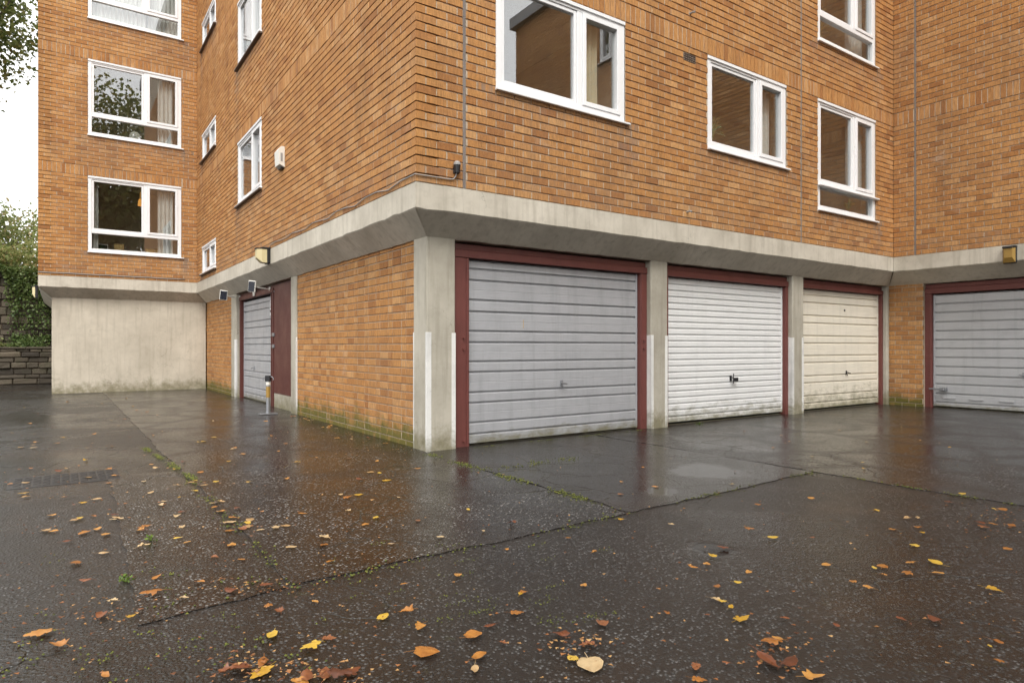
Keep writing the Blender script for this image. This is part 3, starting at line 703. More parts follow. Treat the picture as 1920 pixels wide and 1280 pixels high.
b.tube([(px_[0], px_[1], pz_+.16), (px_[0], px_[1], pz_+.11), (px_[0], px_[1], pz_)], [.03, .045, .055], 14, False)
em = Mat('lit_lamp_shade', .5, .3, (.6, .3, .06, 1)); em.b.inputs['Emission Color'].default_value = (1, .45, .1, 1); em.b.inputs['Emission Strength'].default_value = .5; M['lit'] = em.m
tag(b.build('pendant_lamp', 'lit', origin=(px_[0], px_[1], pz_)), 'small orange pendant lamp glowing in the lowest wing window', 'lamp')
def plant(fr, s, n, z, h, spread, nl, mat, label, name='spider_plant', potw=.07):
    O = fr(s, n, z); t = thing(name, label, 'plant', O)
    p = MB().tube([Vector(O), Vector(O)+Vector((0, 0, .10))], [potw*.75, potw], 12); p.build('pot', 'terracotta', t)
    b = MB()
    for i in range(nl):
        a = random.random()*6.283; L = h*random.uniform(.6, 1.1); r = spread*random.uniform(.4, 1.1); b.cur = random.random(); k = 6; pv = []
        for j in range(k+1):
            u = j/k; rr = r*u**1.2; zz = .10+L*(1.6*u-1.1*u*u*(r/spread)); wd = .014*(1-u)+.003
            x, y = math.cos(a)*rr, math.sin(a)*rr*.6
            pv += [(O[0]+x-math.sin(a)*wd, O[1]+y+math.cos(a)*wd, O[2]+zz), (O[0]+x+math.sin(a)*wd, O[1]+y-math.cos(a)*wd, O[2]+zz+.003)]
        b.add(pv, [(2*j, 2*j+1, 2*j+3, 2*j+2) for j in range(k)])
    b.build('leaves', mat, t)
plant(f_right, 4.50, -.19, 3.70, .36, .30, 60, 'spider', 'spider plant with arching pale leaves in the two light window')
plant(f_right, 8.12, -.24, 3.20, .22, .20, 26, 'spider', 'small spiky plant behind the low pane of the three light window')
plant(f_right, 7.20, -.24, 3.15+PITCH+.03, .55, .34, 80, 'dry', 'tall dried flower bunch in the higher three light window', 'dried_flowers')
for s_, z_, lab in ((4.48, 3.695, 'inner window board under the spider plant'), (8.0, 3.195, 'inner window board under the small spiky plant'), (7.3, 3.15+PITCH+.025, 'inner window board under the dried flowers')):
    a0, a1 = max(s_-.9, 4.21 if s_ < 6 else 6.81), min(s_+1., 5.97 if s_ < 6 else 8.55)
    tag(MB().cbox(f_right, a0, a1, -.36, -.13, z_-.03, z_+.003, .003).build('window_shelf', 'upvc'), lab, 'shelf')

# ------------------------------------------------------------------ small things on the walls
def bulkhead(fr, s, z, label, dmat='diffuser', h=.24, proj_=.20, w_=.17):
    t = thing('bulkhead_lamp', label, 'lamp', fr(s, 0, z-h/2))
    MB().cbox(fr, s-w_/2, s+w_/2, -.002, .055, z-h/2, z+h/2, .01).build('back_box', 'black', t)
    ring = [(.05, w_*.47, -.46, .42), (proj_*.62, w_*.47, -.44, .42), (proj_, w_*.30, -.16, .40)]; d_ = MB(); V = []
    for n_, hw, lo, hi in ring: V += [fr(s-hw, n_, z+h*lo), fr(s+hw, n_, z+h*lo), fr(s+hw, n_, z+h*hi), fr(s-hw, n_, z+h*hi)]
    d_.add(V, [(4*i+j, 4*i+(j+1) % 4, 4*i+4+(j+1) % 4, 4*i+4+j) for i in (0, 1) for j in range(4)]+[(8, 9, 10, 11), (3, 2, 1, 0)]); d_.build('diffuser', dmat, t)
    MB().cbox(fr, s-w_*.53, s+w_*.53, .0, proj_*.7, z+h*.43, z+h*.56, .008).build('cap', 'black', t)
    MB().cbox(fr, s-w_*.33, s+w_*.33, proj_*.71, proj_+.015, z+h*.41, z+h*.50, .006).build('visor', 'black', t)
bulkhead(f_left, 5.20, 2.475, 'cream and black bulkhead lamp on the beam above the side garage')
bulkhead(f_rw, 1.70, 2.43, 'yellow and black bulkhead lamp on the beam over the grey blue garage', 'yellow', .25, .10, .17)
bulkhead(f_ls, .12, 2.22, 'cream bulkhead lamp hanging on the outer end of the rendered wing', 'diffuser', .26, .10, .2)
t = thing('alarm_box', 'white siren alarm box on the long brick side wall', 'alarm', f_left(4.44, 0, 3.70))
A = MB(); pr = [(0, 3.70), (.075, 3.735), (.085, 3.95), (.05, 4.0), (0, 4.0)]; A.prism(f_left, pr, 4.32, 4.56).build('casing', 'white', t)
MB().cbox(f_left, 4.36, 4.52, .0, .05, 3.682, 3.702, .004).build('strobe', 'black', t)
MB().cbox(f_left, 4.315, 4.318, .03, .06, 3.78, 3.90, .0005).build('side_print', 'grey', t)
# corner photocell with its conduit
t = thing('photocell', 'black photocell sensor with grey cap above the corner beam', 'sensor', f_right(.428, 0, 2.70))
MB().tube([f_right(.428, .03, 2.725), f_right(.428, .03, 2.80)], [.026, .034], 12).build('body', 'black', t)
MB().tube([f_right(.428, .03, 2.80), f_right(.428, .03, 2.822), f_right(.428, .03, 2.838)], [.036, .034, .018], 12).build('cap', 'grey', t)
MB().cbox(f_right, .40, .456, -.002, .02, 2.72, 2.79, .004).build('bracket', 'black', t)
pts = [f_right(.425, .03, 2.73), f_right(.42, .018, 2.69), f_right(.395, .012, 2.662), f_right(.34, .011, 2.655), f_right(.2, .011, 2.655), f_right(.0, .012, 2.652), (-.012, -.012, 2.652)]
pts += [f_left(.05, .011, 2.652)]+[f_left(.3+i*.3, .011, 2.652-.012*math.sin(i*1.9)-(.02 if i % 3 == 1 else 0)) for i in range(16)]+[f_left(5.08, .011, 2.64), f_left(5.16, .012, 2.59), f_left(5.2, .02, 2.56)]
tag(MB().tube(pts, .0058, 8).build('cable', 'grey', None, True, origin=(0, 0, 2.65)), 'grey cable running from the corner photocell along the long brick side wall', 'cable')
pts = [f_lw(-.0+i*.26, .012, 2.655-.004*math.sin(i*2.2)) for i in range(12)]
tag(MB().tube(pts, .009, 8).build('cable', 'grey', None, True, origin=pts[0]), 'pale cable clipped along the lowest bricks of the projecting wing', 'cable')
def solar(s, z, label, tilt, sw):
    t = thing('solar_lamp', label, 'lamp', f_gs(s, 0, z))
    a = MB(); a.tube([f_gs(s, .0, z), f_gs(s, .05, z), f_gs(s+sw*.03, .26, z+.02)], .011, 8); a.tube([f_gs(s, -.02, z), f_gs(s, .012, z)], .035, 12); a.build('arm', 'white', t)
    c = Vector(f_gs(s+sw*.03, .30, z+.03)); d1_ = Vector((math.cos(tilt), -math.sin(tilt), -.12)).normalized(); d2_ = Vector((.10, -.18, 1)).normalized(); d3_ = d1_.cross(d2_).normalized(); d2_ = d3_.cross(d1_)
    def loc(a_, n_, zz): q = c+d1_*a_+d3_*n_+d2_*zz; return tuple(q)
    MB().cbox(loc, -.075, .075, -.012, .012, -.10, .10, .008).build('panel_frame', 'white', t)
    for n_ in (.0125, -.0165): MB().cbox(loc, -.063, .063, n_, n_+.004, -.088, .085, .001).build('panel', 'solar', t)
solar(8.74, 2.06, 'white edged solar panel on an arm above the far post of the side garage', .35, .0)
solar(6.36, 2.06, 'upright white edged solar panel on an arm above the maroon panel', .9, .0)
b = MB().cbox(f_gs, 7.36, 7.46, .0085, .035, 2.0, 2.12, .006); tag(b.build('motion_sensor', 'white', origin=f_gs(7.41, 0, 2.0)), 'small white motion sensor on the maroon door head', 'sensor')
t = thing('door_notice', 'white printed notice stuck to the side garage door', 'sign', f_gs(6.42, -.055, 1.62))
MB().cbox(f_gs, 6.36, 6.56, -.058, -.052, 1.60, 1.87, .001).build('sheet', 'upvc', t)
for z_ in (1.83, 1.81, 1.775, 1.755, 1.735): MB().cbox(f_gs, 6.39, 6.53, -.052, -.051, z_, z_+.011, .0003).build('print_line', 'black', t)
MB().cbox(f_gs, 6.37, 6.55, -.052, -.051, 1.655, 1.70, .0003).build('print_panel', 'solar', t)
# parking post
bx, by = -.106, 4.83
t = thing('parking_post', 'steel fold down parking post with yellow band and padlocked top', 'bollard', (bx, by, 0))
MB().cbox(Fr((bx, by), (1, 0), (0, 1)), -.13, .13, -.07, .07, .006, .022, .003).build('base_plate', 'steel', t)
MB().tube([(bx, by, .02), (bx, by, .54)], .032, 14).build('post', 'steel', t)
MB().tube([(bx, by, .265), (bx, by, .43)], .0335, 14).build('yellow_band', 'yellow', t)
MB().tube([(bx, by, .455), (bx, by, .50)], .0345, 14).build('white_band', 'white', t)
MB().cbox(Fr((bx, by), (.8, -.6), (.6, .8)), -.04, .04, -.035, .035, .51, .60, .006).build('cap', 'black', t)
pts = [(bx+.082*math.cos(a)*.82, by-.082*math.cos(a)*.57, .545+.045*math.sin(a)) for a in np.linspace(-.4, math.pi+.4, 14)]
MB().tube(pts, .007, 8).build('shackle', 'steel', t)
# drain cover
dx, dy = -2.70, .70
t = thing('drain_cover', 'rectangular cast iron access cover set in the wet asphalt', 'drain', (dx, dy, 0))
D = Fr((dx, dy), (1, 0), (0, 1))
b = MB().cbox(D, -.36, .36, -.24, .24, -.03, .0045, .002); b.build('frame', 'iron', t)
b = MB()
for i in range(11):
    for j in range(7):
        x, y = -.30+i*.06, -.19+j*.063; k = .5 if (i+j) % 2 else -.5
        b.cbox(Fr((dx+x, dy+y), (math.cos(k), math.sin(k)), (-math.sin(k), math.cos(k))), -.024, .024, -.008, .008, .0035, .0075, .001)
kind(b.build('tread_pattern', 'iron', t), 'stuff')

# ------------------------------------------------------------------ stone walls and bank beyond the wing
def stone_wall(fr, L, z0, z1, ch, label, name='stone_wall', wmin=.25, wmax=.7, thick=.4):
    t = thing(name, label, 'wall', fr(0, 0, z0)); z = z0
    MB().cbox(fr, 0, L, -thick, -.05, z0-.3, z1-.02, .01).build('core', 'soil', t)
    while z < z1-.03:
        h = min(ch*random.uniform(.75, 1.25), z1-z); s = -random.random()*.3
        while s < L:
            w_ = random.uniform(wmin, wmax); a, c = max(s, 0), min(s+w_, L); s += w_+.015
            if c-a < .08: continue
            q = MB(); q.cur = random.random(); n_ = random.gauss(0, .018)
            q.cbox(fr, a, c, -.2, n_, z+.007, z+h-.007, .02)
            q.v = [(x+random.gauss(0, .006), y+random.gauss(0, .006), zz+random.gauss(0, .006)) for x, y, zz in q.v]
            q.build('stone', 'stone', t, origin=fr((a+c)/2, -.1, z))
        z += h
f_w1 = Fr((-9.5, 16.9), (1, 0), (0, -1)); stone_wall(f_w1, 6.6, 0, .98, .14, 'low garden wall of dark wet coursed stone')
cp = MB()
MB_ = thing('wall_coping', 'pale flat coping strip along the low stone garden wall', 'coping', (-6.2, 16.9, .98))
for i in range(11):
    a = i*.6; MB().cbox(f_w1, a+.004, a+.596, -.42, .03, .982, 1.04+random.gauss(0, .004), .01).build('coping_stone', 'stone', MB_)
f_w2 = Fr((-9.5, 18.3), (1, 0), (0, -1)); stone_wall(f_w2, 7.0, .95, 3.2, .21, 'tall mossy rubble retaining wall under the ivy', wmin=.22, wmax=.55)
b = MB(); b.add([(-60, 17.3, 1.0), (-2.9, 17.3, 1.0), (-2.9, 18.35, 1.06), (-60, 18.35, 1.06)], [(0, 1, 2, 3)]); kind(b.build('garden_bed', 'soil'), 'structure')
b = MB(); b.add([(-60, 18.6, 3.15), (-2.8, 18.6, 3.15), (-2.8, 60, 5.2), (-60, 60, 5.2)], [(0, 1, 2, 3)]); kind(b.build('upper_bank', 'soil'), 'structure')

# ------------------------------------------------------------------ foliage
def leaves_mesh(centers, size, mat, name, parent=None, flat=False, droop=.3):
    n = len(centers); C = np.asarray(centers, float)
    d = RNG.normal(size=(n, 3)); d[:, 2] -= droop; d /= np.linalg.norm(d, axis=1)[:, None]
    u = RNG.normal(size=(n, 3)); u -= (u*d).sum(1)[:, None]*d; u /= np.linalg.norm(u, axis=1)[:, None]; nn = np.cross(d, u)
    sz = size*RNG.uniform(.6, 1.25, n)[:, None]
    P = np.stack([C, C+d*sz*.5+u*sz*.36+nn*sz*.10, C+d*sz*1.05, C+d*sz*.5-u*sz*.36+nn*sz*.10], 1).reshape(-1, 3)
    F = [(4*i, 4*i+1, 4*i+2, 4*i+3) for i in range(n)]
    me = bpy.data.meshes.new(name); base = np.array(LOC.get(parent.name, (0, 0, 0))) if parent else np.zeros(3)
    me.from_pydata((P-base).tolist(), [], F); a = me.attributes.new('rnd', 'FLOAT', 'POINT'); a.data.foreach_set('value', np.repeat(RNG.random(n), 4))
    me.materials.append(M[mat]); ob = bpy.data.objects.new(name, me); COL.objects.link(ob)
    if parent: ob.parent = parent
    return ob
def crown(c, rad, nclump, per, cl=.55, squash=.8, hollow=.35):
    c = np.array(c); q = RNG.normal(size=(nclump, 3)); q /= np.linalg.norm(q, axis=1)[:, None]
    q *= (hollow+(1-hollow)*RNG.random(nclump)[:, None]**.6)*np.array([rad, rad, rad*squash])*RNG.uniform(.75, 1.12, (nclump, 1))
    cc = c+q; return (np.repeat(cc, per, 0)+RNG.normal(size=(nclump*per, 3))*np.array([cl, cl, cl*.55])), cc
def tree(loc, h, rad, label, nclump=150, per=70, leaf=.11, mat='tree', squash=.9, cl=.5, group=None, cz=None):
    t = thing('broadleaf_tree', label, 'tree', loc, group); L = Vector(loc); cz = cz or h*.62
    pts, cc = crown((loc[0], loc[1], loc[2]+cz), rad, nclump, per, cl, squash)
    b = MB(); top = L+Vector((.3, .2, cz*1.15)); b.tube([L+Vector((0, 0, -.2)), L+Vector((.05, 0, cz*.4)), L+Vector((.15, .1, cz*.8)), top], [h*.022, h*.017, h*.011, h*.004], 10)
    tr = b.build('trunk', 'bark', t, True)
    b = MB()
    for k in range(0, nclump, 4):
        e_ = Vector(cc[k]); z0 = random.uniform(.4, .95); s_ = L+Vector((.1*z0, .05, cz*z0)); m_ = (s_+e_)/2+Vector((0, 0, .25))
        b.tube([s_, m_, e_], [h*.006, h*.0035, .008], 5, False)
    b.build('branches', 'bark', t, True)
    leaves_mesh(pts, leaf, mat, 'crown', t)
    return t
tree((-6.3, 20.5, 3.2), 11, 3.1, 'tall broadleaf tree overhanging beside the projecting wing', 300, 95, .15, 'tree', 1.15, .42, cz=9.0)
tree((-7.5, 25.5, 3.4), 4.4, 2.3, 'hazy yellow green tree on the bank behind the ivy hedge', 90, 70, .14, 'hedge', .8, .4, cz=2.1)
tree((-4.4, 27.5, 3.6), 3.6, 1.9, 'round green tree on the bank close to the wing', 80, 70, .14, 'hedge', .8, .4, cz=1.7)
tree((-11.5, 29, 3.8), 5.5, 2.6, 'pale tree farthest up the bank', 80, 70, .16, 'hedge', .8, .45, cz=2.8)
# trees across the yard, seen mirrored in the panes
tree((-.8, -14, 0), 17, 5.0, 'large tree across the yard mirrored in the wing windows', 330, 70, .26, 'tree', 1.15, .7, cz=10.4)
tree((-7.5, -24, 0), 14, 4.6, 'second large tree across the yard behind the viewer', 180, 60, .28, 'tree', 1.0, .8, cz=8.5)
tree((9.5, -19.5, 0), 13, 4.2, 'leafy tree beyond the end of the facing wing', 180, 60, .26, 'tree', 1.1, .7, cz=8)
# hedge / ivy
def hedge_pts(n, x0, x1, y0, y1, z0, z1): return np.stack([RNG.uniform(x0, x1, n), RNG.uniform(y0, y1, n), z0+(z1-z0)*RNG.random(n)**.8*(.75+.25*np.sin(RNG.uniform(x0, x1, n)*2.1))], 1)
t = thing('garden_hedge', 'overgrown mixed green hedge above the ivy covered wall', 'hedge', (-6, 19.6, 3.15))
xs = RNG.uniform(-9.5, -2.9, 260); hh = 1.1+.5*np.sin(xs*1.7)+.35*np.sin(xs*4.1+1)
cc = np.stack([xs, RNG.uniform(18.9, 20.6, 260), 3.2+hh*RNG.random(260)], 1)
leaves_mesh(np.repeat(cc, 55, 0)+RNG.normal(size=(260*55, 3))*np.array([.22, .22, .16]), .095, 'hedge', 'foliage', t)
b = MB()
for k in range(0, 260, 6): p_ = cc[k]; b.tube([(p_[0], p_[1], 3.1), tuple(p_)], [.025, .008], 5, False)
b.build('stems', 'bark', t)
t = thing('ivy', 'ivy trailing over the top of the tall rubble wall', 'ivy', (-6, 18.25, 3.2))
n = 15000; x = RNG.uniform(-9.5, -2.9, n); dz = RNG.exponential(.5, n)*(1+.8*np.sin(x*3.3)+.4*np.sin(x*7.9)); dz = np.clip(dz, 0, 2.0)
leaves_mesh(np.stack([x, 18.22-RNG.random(n)*.10, 3.25-dz+RNG.random(n)*.12], 1), .085, 'ivy', 'foliage', t)
b = MB()
for k in range(26): x_ = random.uniform(-9.3, -3.2); b.tube([(x_, 18.27, 3.2), (x_+.05, 18.26, 2.6), (x_-.03, 18.27, 2.1-random.random())], .008, 5, False)
b.build('stems', 'bark', t)
for (x_, w_, lab) in ((-3.55, .45, 'dark green clump of plants in the bed beside the wing'), (-4.4, .35, 'low yellow green clump of plants in the raised bed')):
    t = thing('bed_plant', lab, 'plant', (x_, 17.75, 1.02))
    q = RNG.normal(size=(900, 3))*np.array([w_*.5, .18, .10]); q[:, 2] = np.abs(q[:, 2])+1.04
    q[:, 0] += x_; q[:, 1] += 17.75; leaves_mesh(q, .07, 'ivy' if x_ > -4 else 'hedge', 'foliage', t)
    b = MB(); [b.tube([(x_+random.gauss(0, w_*.4), 17.75, 1.0), (x_+random.gauss(0, w_*.4), 17.7, 1.18)], .005, 5) for _ in range(12)]; b.build('stems', 'bark', t)

# ------------------------------------------------------------------ moss and weeds on the ground
b = MB()
def moss_at(x, y, r):
    b.cur = random.random(); k = 6; z = .006; a0 = random.random()*6
    vs_ = [(x+math.cos(a0+i*6.283/k)*r*random.uniform(.7, 1.2), y+math.sin(a0+i*6.283/k)*r*random.uniform(.7, 1.2), z) for i in range(k)]+[(x, y, z+.004+r*random.uniform(.1, .3))]
    b.add(vs_, [(i, (i+1) % k, k) for i in range(k)])
def moss_line(p, q, n, wid, r0=.003, r1=.009):
    for _ in range(n):
        t = random.random(); cl = .5+.5*math.sin(t*23+p[0]*9)
        if random.random() > cl: continue
        moss_at(p[0]+(q[0]-p[0])*t+random.gauss(0, wid), p[1]+(q[1]-p[1])*t+random.gauss(0, wid), random.uniform(r0, r1))
moss_line((-2.02, 2.12), (-1.86, -.1), 900, .018); moss_line((-1.92, 0), (-1.9, -2.6), 260, .03); moss_line((.19, .1), (.19, -2.5), 900, .03)
moss_line((-2.4, -2.7), (2.4, -2.52), 420, .03); moss_line((.2, -.9), (1.3, -.85), 260, .05); moss_line((2.42, -2.6), (2.42, -3.9), 200, .02); moss_line((.56, .20), (3.3, .22), 220, .01, .003, .008)
for _ in range(34):
    c_ = on_ground(random.uniform(600, 1150), random.uniform(1020, 1180))
    for _k in range(random.randint(3, 14)): moss_at(c_[0]+random.gauss(0, .035), c_[1]+random.gauss(0, .012), random.uniform(.0015, .0045))
for _ in range(45):
    c_ = on_ground(random.uniform(0, 600), random.uniform(1040, 1270))
    for _k in range(random.randint(2, 9)): moss_at(c_[0]+random.gauss(0, .03), c_[1]+random.gauss(0, .018), random.uniform(.002, .006))
mo = b.build('moss', 'moss', None, True); kind(mo, 'stuff')
def weed(px, py, label, k=14, r=.05):
    c_ = on_ground(px, py); t = thing('weed', label, 'weed', tuple(c_))
    q = np.array([c_+np.array([random.gauss(0, r*.5), random.gauss(0, r*.5), random.uniform(.008, r*.6)]) for _ in range(k)])
    leaves_mesh(q, r*.55, 'weed', 'leaves', t, droop=-.3)
    s_ = MB(); [s_.tube([tuple(c_), tuple(p_)], .0015, 4) for p_ in q[:8]]; kind(s_.build('stems', 'weed', t), 'stuff')
weed(236, 1090, 'bright green weed sprouting from the cracked asphalt', 18, .036); weed(283, 1014, 'small green weed beside a yellow leaf', 10, .04)
weed(1310, 796, 'little weed growing at the foot of the white garage door', 16, .04)

# ------------------------------------------------------------------ fallen leaves
def leaf_shape(kind_):
    if kind_ == 'ovate': return [(0, 0), (.13, .10), (.22, .24), (.27, .40), (.26, .56), (.19, .74), (.09, .90), (0, 1.0)]
    if kind_ == 'round': return [(0, .04), (.24, .0), (.38, .14), (.45, .34), (.42, .55), (.30, .74), (.14, .90), (0, .98)]
    return [(0, .03), (.26, .02), (.33, .16), (.25, .24), (.45, .36), (.43, .50), (.26, .54), (.28, .70), (.15, .74), (.10, .90), (0, 1.0)]   # lobed
def leaf_mesh(i, kind_, curl, col):
    h = leaf_shape(kind_); b = MB(); b.cur = col; n = len(h); V = []
    ax = random.uniform(-.6, .6); tw = random.uniform(-.9, .9); ph = random.random()*6; jit = [1+random.gauss(0, .10) for _ in range(2*n)]
    def P(x, y):
        q = x*math.cos(ax)+(y-.5)*math.sin(ax)
        z = curl*1.5*q*q+tw*x*(y-.5)*.9+.045*math.sin(9*y+ph)*(abs(x)*3)+.03*math.sin(14*x+ph*2)
        sq = 1-.45*min(abs(curl), 1.2)*abs(x)*1.6
        return [x*sq, (y-.5)*(1-.12*abs(curl)), z]
    cols = (-1, -.55, 0, .55, 1)
    for j, (x, y) in enumerate(h):
        for c in cols:
            k = jit[j] if c > 0 else jit[n+j]
            V.append(P(c*x*k, y+(.03*math.sin(j*2.7+ph) if abs(c) == 1 else 0)-(.0 if c else .0)))
    zmin = min(v[2] for v in V)
    V = [(x, y, z-zmin+.012) for x, y, z in V]
    F = [(j*5+c, j*5+c+1, (j+1)*5+c+1, (j+1)*5+c) for j in range(n-1) for c in range(4)]
    b.add(V, F); z0 = V[2][2]; y0 = V[2][1]; sx = random.uniform(-.2, .2)
    b.tube([(0, y0+.03, z0), (sx*.4, y0-.14, z0*.7+.02), (sx, y0-random.uniform(.26, .5), .02+random.random()*.12)], [.014, .011, .013], 5)
    me = bpy.data.meshes.new('fallen_leaf'); me.from_pydata(b.v, [], b.f)
    a = me.attributes.new('rnd', 'FLOAT', 'POINT'); a.data.foreach_set('value', [min(1, max(0, r+random.gauss(0, .12))) for r in b.r]); me.polygons.foreach_set('use_smooth', [True]*len(me.polygons)); return me
LEAFC = {'yellow': [(.46, .25, .025), (.58, .36, .04), (.62, .42, .08)], 'orange': [(.28, .10, .022), (.44, .185, .04), (.54, .27, .07)],
         'brown': [(.10, .035, .018), (.19, .06, .025), (.28, .11, .045)], 'tan': [(.36, .21, .085), (.48, .31, .15), (.58, .43, .24)]}
LBL = {'yellow': 'bright yellow leaf', 'orange': 'orange leaf', 'brown': 'dark red brown leaf', 'tan': 'pale tan leaf'}
PROT = {}
for c_, cols in LEAFC.items():
    M['leaf_'+c_] = leafmat('fallen_leaf_'+c_, cols, .38, .15); PROT[c_] = []
    for i in range(16):
        me = leaf_mesh(i, ['ovate', 'round', 'lobed', 'round', 'lobed'][i % 5], random.choice([-.7, -.4, .4, .8, 1.2]) if c_ != 'brown' else random.choice([.8, 1.3, -.9, -1.2]), random.random()); me.materials.append(M['leaf_'+c_]); PROT[c_].append(me)
def put_leaf(px, py, col, size=None, xy=None):
    p_ = on_ground(px, py, .01) if xy is None else np.array([xy[0], xy[1], .01])
    o = bpy.data.objects.new('fallen_leaf', random.choice(PROT[col])); COL.objects.link(o)
    s_ = size or random.uniform(.05, .085); s_ *= .82; o.scale = (s_*random.uniform(.8, 1.1), s_, s_*random.uniform(.15, .6))
    o.location = (p_[0], p_[1], .0105); o.rotation_euler = (random.gauss(0, .05), random.gauss(0, .05), random.random()*6.283)
    x_, y_ = p_[0], p_[1]
    if x_ > 2.42: zn = 'on the brown tarmac before the white, cream and grey blue doors'
    elif x_ > .2 and y_ > -2.6: zn = 'on the smooth tarmac patch before the silver corner door'
    elif y_ > -2.6 and x_ > -1.92: zn = 'near the steel parking post' if y_ > 3.2 else ('at the foot of the brick panel' if x_ > -.25 and y_ > .3 else 'on the speckled strip beside the mossy joint')
    elif y_ > -1.2: zn = 'around the drain cover'
    else: zn = 'on the coarse tarmac below the long crack' if x_ > -1.9 else 'near the bright green weed'
    tag(o, LBL[col]+' '+zn, 'leaf', col+' leaves '+zn)
Y, O_, B_, T_ = 'yellow', 'orange', 'brown', 'tan'
listed = [(70, 1187, O_, .115), (108, 1208, O_, .10), (142, 1054, O_, .09), (197, 1036, T_, .085), (87, 994, T_, .08), (128, 1014, B_, .07), (160, 1088, B_, .075), (190, 1152, B_, .085), (283, 1112, O_, .11), (293, 1082, O_, .08), (247, 1154, Y, .05), (210, 1126, T_, .06),
          (198, 1266, O_, .07), (510, 1189, Y, .10), (580, 1215, Y, .10), (618, 1196, B_, .07), (492, 1240, O_, .09), (488, 1262, Y, .11), (455, 1250, B_, .11), (430, 1256, B_, .09), (575, 1270, B_, .11), (610, 1262, B_, .10), (640, 1268, B_, .11), (560, 1278, O_, .09), (660, 1258, B_, .09),
          (430, 1106, B_, .08), (500, 1095, B_, .08), (432, 994, O_, .07), (412, 958, O_, .075), (619, 1052, O_, .06), (452, 1048, O_, .055), (404, 1044, B_, .06), (430, 1022, O_, .05), (345, 1120, T_, .06), (377, 1090, O_, .05), (590, 1127, O_, .05), (522, 1144, B_, .07), (505, 1136, O_, .05),
          (654, 957, T_, .055), (413, 958, T_, .08), (878, 955, Y, .06), (825, 1006, T_, .065), (962, 980, B_, .06), (906, 995, T_, .05), (895, 886, O_, .05), (1065, 1008, O_, .05), (1115, 1034, O_, .05), (1164, 926, O_, .06), (1228, 912, O_, .065), (1205, 876, O_, .05), (1165, 973, Y, .05), (1258, 982, T_, .05),
          (719, 1155, Y, .075), (760, 1146, O_, .09), (788, 1176, O_, .085), (889, 1190, O_, .095), (801, 1222, O_, .11), (900, 1228, O_, .08), (890, 1254, T_, .065), (970, 1148, O_, .07), (918, 1172, B_, .07), (1108, 1246, T_, .125), (1073, 1234, Y, .055), (1052, 1190, B_, .09), (1100, 1208, B_, .09), (1130, 1168, B_, .08), (1250, 1148, O_, .05), (983, 1110, O_, .05), (1095, 1096, O_, .05), (858, 1077, O_, .06), (757, 1094, O_, .05),
          (1393, 1159, Y, .10), (1445, 1203, O_, .10), (1457, 1196, O_, .05), (1440, 1240, B_, .14), (1480, 1245, B_, .11), (1528, 1268, O_, .10), (1305, 1250, B_, .06), (1312, 1274, O_, .06), (1345, 1124, T_, .085), (1370, 1137, Y, .05), (1298, 1062, O_, .08), (1337, 1042, Y, .07), (1405, 991, O_, .07), (1450, 1007, Y, .075), (1355, 1026, B_, .08), (1325, 1056, O_, .05), (1345, 1098, O_, .06), (1548, 1058, O_, .06), (1655, 1061, O_, .07), (1640, 1065, Y, .05), (1628, 1101, O_, .06), (1600, 1090, O_, .045), (1715, 1022, Y, .06), (1753, 1053, Y, .105), (1706, 1054, O_, .06), (1722, 988, O_, .055), (1730, 998, Y, .05), (1700, 971, T_, .08), (1720, 970, T_, .06), (1643, 957, Y, .06), (1520, 933, O_, .06), (1865, 1105, Y, .08), (1868, 1202, O_, .07), (1700, 1076, O_, .08), (1760, 1074, O_, .07), (1880, 955, O_, .085), (1895, 985, O_, .085), (1862, 982, O_, .07), (1835, 980, B_, .09), (1845, 988, B_, .09), (1862, 953, Y, .05), (1805, 925, Y, .07), (1780, 941, B_, .08), (1890, 1029, O_, .06), (1673, 992, O_, .05), (1523, 1007, B_, .05), (1750, 1160, B_, .08), (1690, 1160, B_, .06),
          (1373, 907, Y, .05), (1420, 946, O_, .055), (1480, 827, O_, .06), (1465, 816, O_, .05), (1620, 878, Y, .055), (1618, 866, Y, .05), (1625, 828, Y, .05), (1523, 855, Y, .045), (1450, 839, O_, .05), (1780, 838, Y, .05), (1725, 825, O_, .05), (1690, 800, Y, .04), (1575, 806, O_, .05), (1515, 792, Y, .05), (1396, 808, O_, .05), (1666, 756, O_, .06)]
for px_, py_, c_, s_ in listed: put_leaf(px_, py_, c_, s_)
n_left = 300-len(listed)
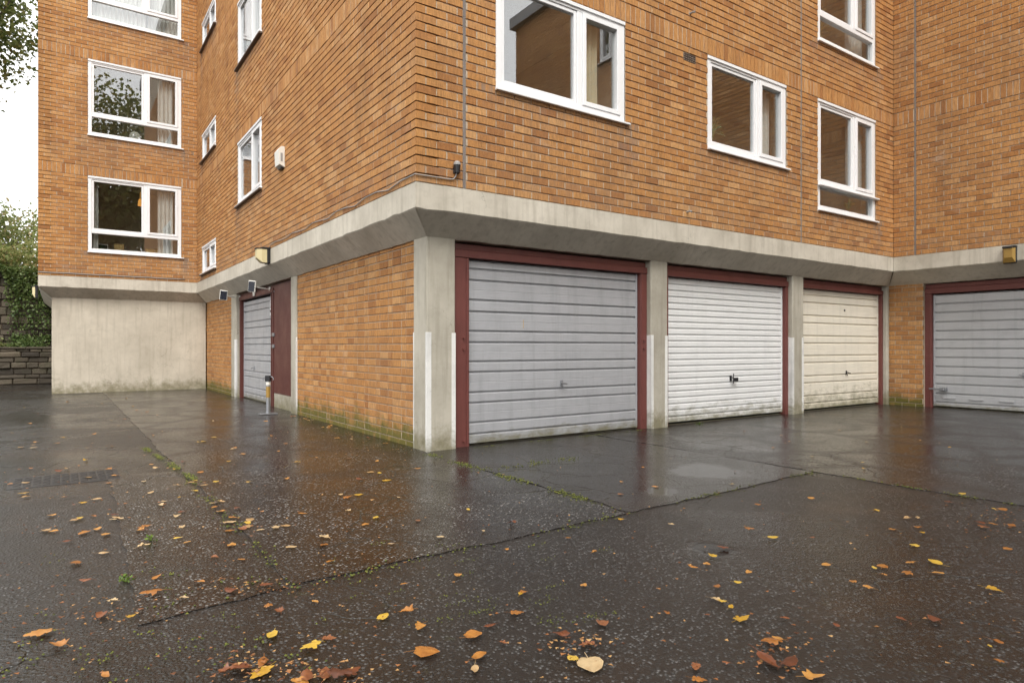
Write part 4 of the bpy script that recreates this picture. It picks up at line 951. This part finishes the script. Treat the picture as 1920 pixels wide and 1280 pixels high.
for i in range(n_left):
    if i < n_left*.78:
        px_, py_ = random.uniform(20, 800), 735+ (random.random()**1.1)*290
        q = on_ground(px_, py_)
        if q[0] > .18 or (q[1] > 11.9) or px_ > 480+ (py_-735)*2.9: px_, py_ = random.uniform(40, 470), random.uniform(790, 1000)
        put_leaf(px_, py_, random.choices([Y, O_, B_, T_], [3, 6, 1, 5])[0], random.uniform(.05, .095))
    elif i < n_left*.9:
        yy = random.uniform(.6, 4.4); put_leaf(0, 0, random.choice([O_, O_, B_, T_]), random.uniform(.05, .085), (.2-abs(random.gauss(0, .12)), yy))
    else: put_leaf(random.uniform(850, 1900), random.uniform(800, 1270), random.choices([Y, O_, B_], [1, 3, 2])[0], random.uniform(.03, .05))
# finer litter: crumbs and fragments
b = MB()
CL = [(465, 1250, 45, 14), (610, 1266, 60, 12), (1460, 1225, 40, 22), (180, 1150, 60, 12), (1860, 975, 50, 14), (480, 1100, 50, 8), (640, 815, 60, 8), (720, 840, 50, 6), (1090, 1205, 40, 14)]
for _ in range(1500):
    px_, py_ = random.uniform(0, 1920), random.choice([random.uniform(960, 1280), random.uniform(760, 1000)])
    if _ % 3 == 0: q_ = random.choice(CL); px_, py_ = random.gauss(q_[0], q_[2]), min(random.gauss(q_[1], q_[3]), 1285)
    elif px_ > 800 and random.random() < .6: continue
    c_ = on_ground(px_, py_, .01)
    if c_[0] > .15 and c_[1] > .1: continue
    b.cur = random.random(); r = random.uniform(.004, .013)*(1.6 if (px_ < 700 and py_ < 960) else 1); a = random.random()*6.28
    b.add([(c_[0]+math.cos(a+k*2.1)*r*random.uniform(.4, 1.2), c_[1]+math.sin(a+k*2.1)*r*random.uniform(.4, 1.2), .0125+random.random()*.004) for k in range(3)]+[(c_[0], c_[1], .0105)], [(0, 1, 2), (0, 3, 1), (1, 3, 2)])
M['litter'] = leafmat('leaf_litter', [(.10, .035, .015), (.3, .12, .04), (.5, .3, .12)], .5, 0)
tag(kind(b.build('leaf_litter', 'litter'), 'stuff'), 'tiny crumbs of broken leaf strewn over the yard', 'litter')
tag(mo, 'green moss growing along the joints of the asphalt', 'moss')
